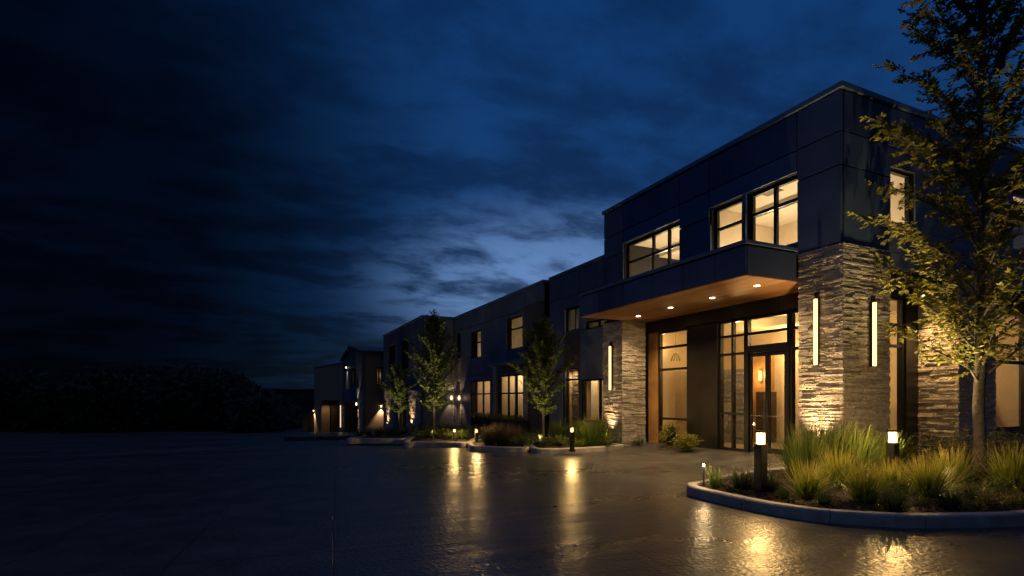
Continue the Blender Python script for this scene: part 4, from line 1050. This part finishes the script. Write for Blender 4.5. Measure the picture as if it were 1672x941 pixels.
# ------------------------------------------------------------------ trees
def tree(name, label, base, H, cr, cb, tr, nb, leaf, seed, lm, twl=.45, dens=1.0, group=None, profile=None, lean=0., el0=.66, loose=.4):
    r = random.Random(seed); bx, by, bz = base
    root = empty(name, base, label, 'tree', group)
    tm = MB(); lf = MB()
    tp = []; n = 14
    for i in range(n + 1):
        t = i / n; tp.append((bx + lean * t * t + r.gauss(0, .012) * H * .1 * (t > .1), by + r.gauss(0, .012) * H * .1 * (t > .1), bz - .05 + (H * .97 + .05) * t))
    rad = [tr * (1.25 if i == 0 else 1) * (1 - (i / n) ** 1.2 * .93) for i in range(n + 1)]
    tm.tube(tp, rad, 14)
    def tpos(h):
        t = max(0, min(.999, h / (H * .97))) * n; i = int(t); a, b = Vector(tp[i]), Vector(tp[i + 1]); return a + (b - a) * (t - i)
    def leaf_at(p, d, t):
        ll = leaf * r.uniform(.65, 1.15); q = d.cross(Vector((r.uniform(-.7, .7), r.uniform(-.7, .7), 1))).normalized(); w = ll * .23
        up = q.cross(d) * (ll * .10); k = len(lf.v)
        lf.v.extend([tuple(p), tuple(p + d * ll * .45 + q * w), tuple(p + d * ll + up * -1.2), tuple(p + d * ll * .45 - q * w), ])
        lf.t.extend([t] * 4); lf.f.append((k, k + 1, k + 2, k + 3))
    def spray(p0, d, l, t):
        """a twig with leaves on both sides, its tip bending down"""
        m = max(5, int(l / leaf * 2.6 * dens)); p = p0.copy(); dd = d.copy(); pts = [tuple(p)]
        side = dd.cross(Vector((0, 0, 1)))
        if side.length < .05: side = Vector((1, 0, 0))
        side.normalize()
        for i in range(m):
            dd = (dd + Vector((r.gauss(0, .04), r.gauss(0, .04), r.gauss(-.02, .04)))).normalized()
            p = p + dd * (l / m)
            if i % 3 == 2: pts.append(tuple(p))
            for s in (-1, 1):
                if r.random() < .12: continue
                ld = (dd * r.uniform(.35, .9) + side * s * r.uniform(.5, 1.0) + Vector((0, 0, r.uniform(-.65, .25)))).normalized()
                leaf_at(p, ld, min(1, max(0, t + r.uniform(-.5, .5))))
        leaf_at(p, dd, r.random())
        if len(pts) > 1: tm.tube(pts, [.006 * leaf / .1] * (len(pts) - 1) + [.002], 4, False)
    az = r.uniform(0, 6)
    for b in range(nb):
        f = (b + r.random() * .6) / nb
        h0 = cb + (H * .95 - cb) * f ** 1.05
        az += 2.39996 + r.uniform(-.3, .3)
        ff = (h0 - cb) / (H - cb)
        prof = profile(ff) if profile else math.sin(math.pi * min(1, .22 + ff * .80)) ** .7
        l = cr * max(.16, prof) * r.uniform(.8, 1.15)
        el = el0 + .45 * ff + r.uniform(-.12, .15)
        d = Vector((math.cos(az) * math.cos(el), math.sin(az) * math.cos(el), math.sin(el)))
        L = l / max(.45, math.cos(el)) * .95; L = min(L, l * 1.95)
        p = tpos(h0 * .94); st = max(5, int(L / .16)); pts = [tuple(p)]
        for i in range(st):
            t = (i + 1) / st
            d = (d + Vector((math.cos(az) * .03 + r.gauss(0, .05), math.sin(az) * .03 + r.gauss(0, .05), -.045 * t + .02))).normalized()
            p = p + d * (L / st); pts.append(tuple(p))
            if t > .16:
                for k in range(3 if r.random() < .75 * dens else 2):
                    a = r.uniform(.5, 1.15) * r.choice((-1, 1)); tw = Matrix.Rotation(a, 3, 'Z') @ d
                    tw = (tw + Vector((0, 0, r.uniform(-loose, loose)))).normalized()
                    spray(p, tw, twl * r.uniform(.5, 1.15) * (1.1 - .5 * t), .5)
        spray(p, d, twl * .9, .6)
        r0 = max(.006, tr * .27 * (1 - ff * .75)); tm.tube(pts, [r0 * (1 - .88 * i / st) for i in range(st + 1)], 6)
    for k in range(5): spray(Vector(tp[-1]), Vector((r.gauss(0, .3), r.gauss(0, .3), 1)).normalized(), twl, .6)
    tm.build('trunk', M['bark'], root, smooth=True)
    lf.build('crown', M[lm], root)
    return root
x, y = at(1600, 9.55)
tree('young_tree', 'large leafy young tree in the near bed, lit yellow from below', (x, y, .14), 10.2, 1.42, 1.8, .095, 66, .108, 21, 'leaf', .44, 1.15, el0=.78, loose=1.0,
     profile=lambda f: (.80 + .30 * min(1, f * 5)) * (1 - max(0, f - .10) * .72))
slim = lambda f: (.45 + .75 * min(1, f * 4.5)) * (1 - max(0, f - .2) * 1.08)
x, y = at(887, 17.4); tree('young_tree', 'bushy oval young tree before the wing, second largest in the photo', (x, y, .12), 3.95, .70, .95, .045, 66, .085, 31, 'leaf_far', .28, 1.3, 'young trees on the far islands', slim, el0=.85)
x, y = at(709, 20.2); tree('young_tree', 'tall slim young tree between the blue grey block and the bollards', (x, y, .12), 4.6, .76, 1.0, .045, 66, .09, 41, 'leaf_far', .28, 1.3, 'young trees on the far islands', slim, el0=.85)
x, y = at(651, 24.0); tree('young_tree', 'smallest and faintest young tree, in front of the blue grey block', (x, y, tz(0, y) + .1), 3.1, .62, 1.0, .04, 36, .09, 51, 'leaf_far', .28, 1.2, 'young trees on the far islands', slim)

# far wood: dark mass left of the lot
mb = MB(); rw = random.Random(3)
for i in range(70):
    px = rw.uniform(-120, 470)
    d = rw.uniform(64, 84)
    top = 596 if 235 < px < 340 else (606 if 190 < px < 390 else (628 if px < 420 else 640))
    if px <= 190: top = 603 + rw.uniform(0, 8)
    hz = zd(top + rw.uniform(0, 9), d); cx, cy = at(px, d); rr_ = rw.uniform(2.5, 4.2)
    for k in range(620):
        u = Vector((rw.gauss(0, 1), rw.gauss(0, 1), rw.gauss(0, 1))).normalized() * rr_ * (rw.uniform(.6, 1.05) if rw.random() < .93 else rw.uniform(1.0, 1.3))
        c = Vector((cx, cy, hz - rr_ * .8)) + Vector((u.x, u.y, u.z * .8))
        if rw.random() < .45: c.z = rw.uniform(-2.4, hz - rr_)
        s = rw.uniform(.16, .45); a = Vector((rw.gauss(0, 1), rw.gauss(0, 1), rw.gauss(0, 1))).normalized() * s; b = a.orthogonal().normalized() * s * .8
        k0 = len(mb.v); mb.v += [tuple(c - a), tuple(c + b), tuple(c + a), tuple(c - b)]; mb.t += [.5] * 4; mb.f.append((k0, k0 + 1, k0 + 2, k0 + 3))
o = mb.build('distant_wood', M['wood_far']); o['kind'] = 'stuff'; o['label'] = 'dark mass of far trees left of the lot'; o['category'] = 'wood'
# low rise behind the wood
mb = MB()
ncol = 40
for i in range(ncol + 1):
    px = -500 + i * 28; x, y = at(px, 120); hh = 3.2 + 1.6 * math.sin(i * .5) + .8 * math.sin(i * 1.3)
    x2, y2 = at(px, 220)
    mb.v += [(x * .78, y * .78, -2.45), (x, y, hh), (x2, y2, -2.5)]
for i in range(ncol):
    a = i * 3; mb.f += [(a, a + 3, a + 4, a + 1), (a + 1, a + 4, a + 5, a + 2)]
struct(mb.build('hills', M['dist'], smooth=True))

# ================================================================== BOLLARDS AND SPIKE LIGHTS
def bollard(x, y, z, h, w, label, grp, watts, proto=None):
    o = empty('bollard_light', (x, y, z), label, 'bollard light', grp)
    o.rotation_euler = (0, 0, 0)
    a = w / 2; hh = h - .20 * h / .95
    m = MB(); m.box(x - a, x + a, y - a, y + a, z - .05, z + hh); m.box(x - a * 1.5, x + a * 1.5, y - a * 1.5, y + a * 1.5, z - .04, z + .015); m.build('post', M['black'], o, bevel=.006)
    m = MB(); m.box(x - a * .62, x + a * .62, y - a * .62, y + a * .62, z + hh + .002, z + h - .035); m.build('diffuser', M['head' if h > .8 else 'head_small'], o)
    m = MB(); m.box(x - a * .8, x + a * .8, y - a * .8, y + a * .8, z + h - .034, z + h)
    m.build('cap', M['black'], o, bevel=.004)
    for s in range(4):
        ang = math.pi / 4 + s * math.pi / 2; q = a * 1.05
        m = None
    q = point('bollard_glow', (x, y, z + (hh + h) / 2), watts * 2.1, (1, .60, .20), .03, o)
    q.data.specular_factor = .8 if h > .8 else .06
    return o
GB_ = 'bollard lights in the near bed'
x, y = at(1242, 8.25); bollard(x, y, .14, .96, .138, 'square black bollard light with glowing head at the tip of the near island', GB_, 16)
x, y = at(1457.5, 8.75); bollard(x, y, .14, .94, .132, 'second black bollard light, glowing among the grass before the thick stone pillar', GB_, 22)
GF = 'small bollard lights on the far islands'
x, y = at(934, 15.35); bollard(x, y, .12, .66, .10, 'small bollard light on the island before the thin stone pillar', GF, 9)
x, y = at(778, 17.75); bollard(x, y, .04, .55, .09, 'small bollard light at the left of the rusty fountain grass', GF, 9)
x, y = at(742, 18.6); bollard(x, y, .0, .55, .09, 'small bollard light on the paving at the edge of the slim tree island', GF, 9)
def spike(px, d, z, h, label, w=6, grp=None):
    x, y = at(px, d); o = empty('spike_light', (x, y, z), label, 'spike light', grp)
    m = MB(); m.tube([(x, y, z - .05), (x, y, z + h - .06)], .012, 8); m.build('stake', M['black'], o)
    m = MB(); m.tube_rings([(x, y, z + h - .06, .02), (x, y, z + h - .035, .035)], 12); m.tube_rings([(x, y, z + h + .012, .045), (x, y, z + h + .025, .015)], 12); m.build('hood', M['black'], o)
    m = MB(); m.tube_rings([(x, y, z + h - .034, .018), (x, y, z + h + .006, .018)], 12); m.build('lens', M['disc'], o)
    point('spike_glow', (x - .06, y - .06, z + h - .02), w, (1, .66, .30), .02, o).data.specular_factor = .1
    return o
spike(1149, 8.95, .13, .37, 'tiny spike light glowing at the tip of the near island', 3)
# lights hidden in the planting that light the near tree, then added ones for the far trees
x, y = at(1508, 10.1); uplight(x, y, .15, *at(1565, 9.4), 5.0, 430, 66, 'uplight between the near tree and the rounded dark shrubs, aimed into the crown', None, (1, .74, .34), 1.0)
x, y = at(1478, 9.3); uplight(x, y, .15, *at(1545, 9.4), 4.4, 330, 72, 'uplight in the mulch behind the second bollard, aimed at the near tree', None, (1, .74, .34), 1.0)
x, y = at(880, 16.15); uplight(x, y, .13, *at(887, 17.4), 2.9, 150, 85, 'added fill uplight in front of the bushy oval tree', 'added fill uplights under the far trees', (1, .8, .45), 1.0)  # fixture added so the oval crown shows
x, y = at(706, 18.9); uplight(x, y, .13, *at(709, 20.2), 3.0, 150, 85, 'added fill uplight in front of the tall slim tree', 'added fill uplights under the far trees', (1, .8, .45), 1.0)  # added fill to lift the slim tree's foliage

x, y = at(640, 22.6); uplight(x, y, tz(0, y) + .13, *at(651, 24), 2.2, 110, 85, 'added fill uplight in front of the smallest young tree', 'added fill uplights under the far trees', (1, .8, .45), 1.0)  # added to make the faint small tree more visible
# ================================================================== SKY
w = bpy.data.worlds.new('World'); SC.world = w; w.use_nodes = True
nt = w.node_tree; N = nt.nodes; L = nt.links; N.clear()
def V(*a): return Vector(a)
def dirpx(px, py):
    rgt = V(C_, -S_, 0); fw = V(S_, C_, 0)
    return (rgt * ((px - 836) / F) + fw + V(0, 0, (HZ - py) / F)).normalized()
tc = N.new('ShaderNodeTexCoord'); D = tc.outputs['Generated']
def dot(v):
    n = N.new('ShaderNodeVectorMath'); n.operation = 'DOT_PRODUCT'; L.new(D, n.inputs[0]); n.inputs[1].default_value = v; return n.outputs['Value']
def mr(v, a, b, c, d, typ='SMOOTHSTEP'):
    n = N.new('ShaderNodeMapRange'); n.interpolation_type = typ; L.new(v, n.inputs[0])
    for i, q in enumerate((a, b, c, d)): n.inputs[1 + i].default_value = q
    return n.outputs[0]
def mth(op, a, b):
    n = N.new('ShaderNodeMath'); n.operation = op
    for i, q in enumerate((a, b)):
        if isinstance(q, (int, float)): n.inputs[i].default_value = q
        else: L.new(q, n.inputs[i])
    return n.outputs[0]
def mix(f, a, b):
    n = N.new('ShaderNodeMix'); n.data_type = 'RGBA'
    if isinstance(f, (int, float)): n.inputs[0].default_value = f
    else: L.new(f, n.inputs[0])
    for i, q in ((6, a), (7, b)):
        if isinstance(q, tuple): n.inputs[i].default_value = (*q, 1)
        else: L.new(q, n.inputs[i])
    return n.outputs[2]
def scale(c, f):
    n = N.new('ShaderNodeVectorMath'); n.operation = 'SCALE'; L.new(c, n.inputs[0])
    if isinstance(f, (int, float)): n.inputs['Scale'].default_value = f
    else: L.new(f, n.inputs['Scale'])
    return n.outputs[0]
sx = N.new('ShaderNodeSeparateXYZ'); L.new(D, sx.inputs[0]); el = sx.outputs[2]
# cloud deck coordinates: the direction met with a flat layer overhead
den = mth('ADD', mth('MAXIMUM', el, 0.0), .16)
inv = mth('DIVIDE', 1.0, den)
pl = scale(D, inv)
mp = N.new('ShaderNodeMapping'); mp.inputs['Rotation'].default_value = (0, 0, ANG - .18); mp.inputs['Scale'].default_value = (.72, 1.05, 0); mp.inputs['Location'].default_value = (7.4, 5.2, 0)
L.new(pl, mp.inputs[0])
def nz(sc, det, dis, rough=.58):
    n = N.new('ShaderNodeTexNoise'); n.inputs['Scale'].default_value = sc; n.inputs['Detail'].default_value = det; n.inputs['Distortion'].default_value = dis; n.inputs['Roughness'].default_value = rough
    L.new(mp.outputs[0], n.inputs['Vector']); return n.outputs['Fac']
cl = mth('ADD', mth('MULTIPLY', nz(1.25, 9, .3), .6), mth('MULTIPLY', nz(4.2, 7, .25), .4))
mask = mr(cl, .435, .575, 0, 1)             # 1 = cloud
gd = dirpx(890, 490); ES = 2.5             # the last glow of dusk, wider than high
sq = N.new('ShaderNodeVectorMath'); sq.operation = 'MULTIPLY'; L.new(D, sq.inputs[0]); sq.inputs[1].default_value = (1, 1, ES)
nm = N.new('ShaderNodeVectorMath'); nm.operation = 'NORMALIZE'; L.new(sq.outputs[0], nm.inputs[0])
gq = N.new('ShaderNodeVectorMath'); gq.operation = 'DOT_PRODUCT'; L.new(nm.outputs[0], gq.inputs[0]); gq.inputs[1].default_value = V(gd.x, gd.y, gd.z * ES).normalized()
glow = mr(gq.outputs['Value'], .915, 1.0, 0, 1)
glow = mth('MULTIPLY', glow, glow)
clear = mix(mr(el, .05, .75, 0, 1), (.0085, .047, .155), (.0040, .036, .140))
clear = mix(glow, clear, (.115, .225, .47))
cloud = mix(mr(el, .0, .7, 0, 1), (.0034, .0165, .058), (.0026, .0205, .082))
cloud = mix(mth('MULTIPLY', glow, .22), cloud, (.016, .045, .125))
col = mix(mth('MULTIPLY', mask, .94), clear, cloud)
over = mr(el, .64, .95, 0, 1)
col = mix(over, col, (.062, .094, .180))
left = mr(dot(V(-.95, -.05, .3).normalized()), .55, .98, 0, 1)
col = mix(left, col, (.028, .080, .225))
back = mr(dot(V(-S_, -C_, .25).normalized()), -.25, .75, 0, 1)
col = mix(mth('MULTIPLY', back, .8), col, (.026, .034, .056))
dark = mr(dot(dirpx(-20, 300)), .77, .99, 1.0, .06)
col = scale(col, dark)
hzn = mr(el, .07, .22, .42, 1.0)
col = scale(col, hzn)
sky = N.new('ShaderNodeTexSky'); sky.sky_type = 'NISHITA'; sky.sun_disc = False
gdir = dirpx(905, 452); SUN_ROT = math.atan2(gdir.x, gdir.y)
sky.sun_elevation = math.radians(1.0); sky.sun_rotation = SUN_ROT
tint = N.new('ShaderNodeVectorMath'); tint.operation = 'MULTIPLY'; L.new(sky.outputs[0], tint.inputs[0]); tint.inputs[1].default_value = (.0012, .0035, .010)
ad = N.new('ShaderNodeVectorMath'); ad.operation = 'ADD'; L.new(col, ad.inputs[0]); L.new(scale(tint.outputs[0], dark), ad.inputs[1])
bg = N.new('ShaderNodeBackground'); bg.inputs[1].default_value = 1.0; L.new(ad.outputs[0], bg.inputs[0])
ow = N.new('ShaderNodeOutputWorld'); L.new(bg.outputs[0], ow.inputs[0])
sl = bpy.data.lights.new('sun', 'SUN'); sl.energy = .004; sl.angle = math.radians(10); sl.color = (.6, .75, 1)
so_ = bpy.data.objects.new('sun', sl); COL.objects.link(so_); so_.rotation_euler = V(gdir.x, gdir.y, .12).to_track_quat('Z', 'Y').to_euler()

# ================================================================== CAMERA AND RENDER
cd = bpy.data.cameras.new('camera'); cd.sensor_width = 36; cd.lens = 36 * F / 1672; cd.shift_y = (HZ - 470.5) / 1672; cd.clip_end = 3000; cd.clip_start = .05
co = bpy.data.objects.new('camera', cd); COL.objects.link(co); co.location = (0, 0, EYE); co.rotation_euler = (math.pi / 2, 0, -ANG); SC.camera = co
SC.view_settings.view_transform = 'Standard'; SC.view_settings.look = 'None'; SC.view_settings.gamma = 1; SC.view_settings.exposure = 0
SC.render.engine = 'CYCLES'
cy_ = SC.cycles; cy_.use_denoising = True; cy_.denoising_prefilter = 'NONE'; cy_.use_adaptive_sampling = False; cy_.max_bounces = 6; cy_.transparent_max_bounces = 12; cy_.diffuse_bounces = 3; cy_.glossy_bounces = 3; cy_.sample_clamp_indirect = 3; cy_.sample_clamp_direct = 0
cy_.caustics_reflective = False; cy_.caustics_refractive = False
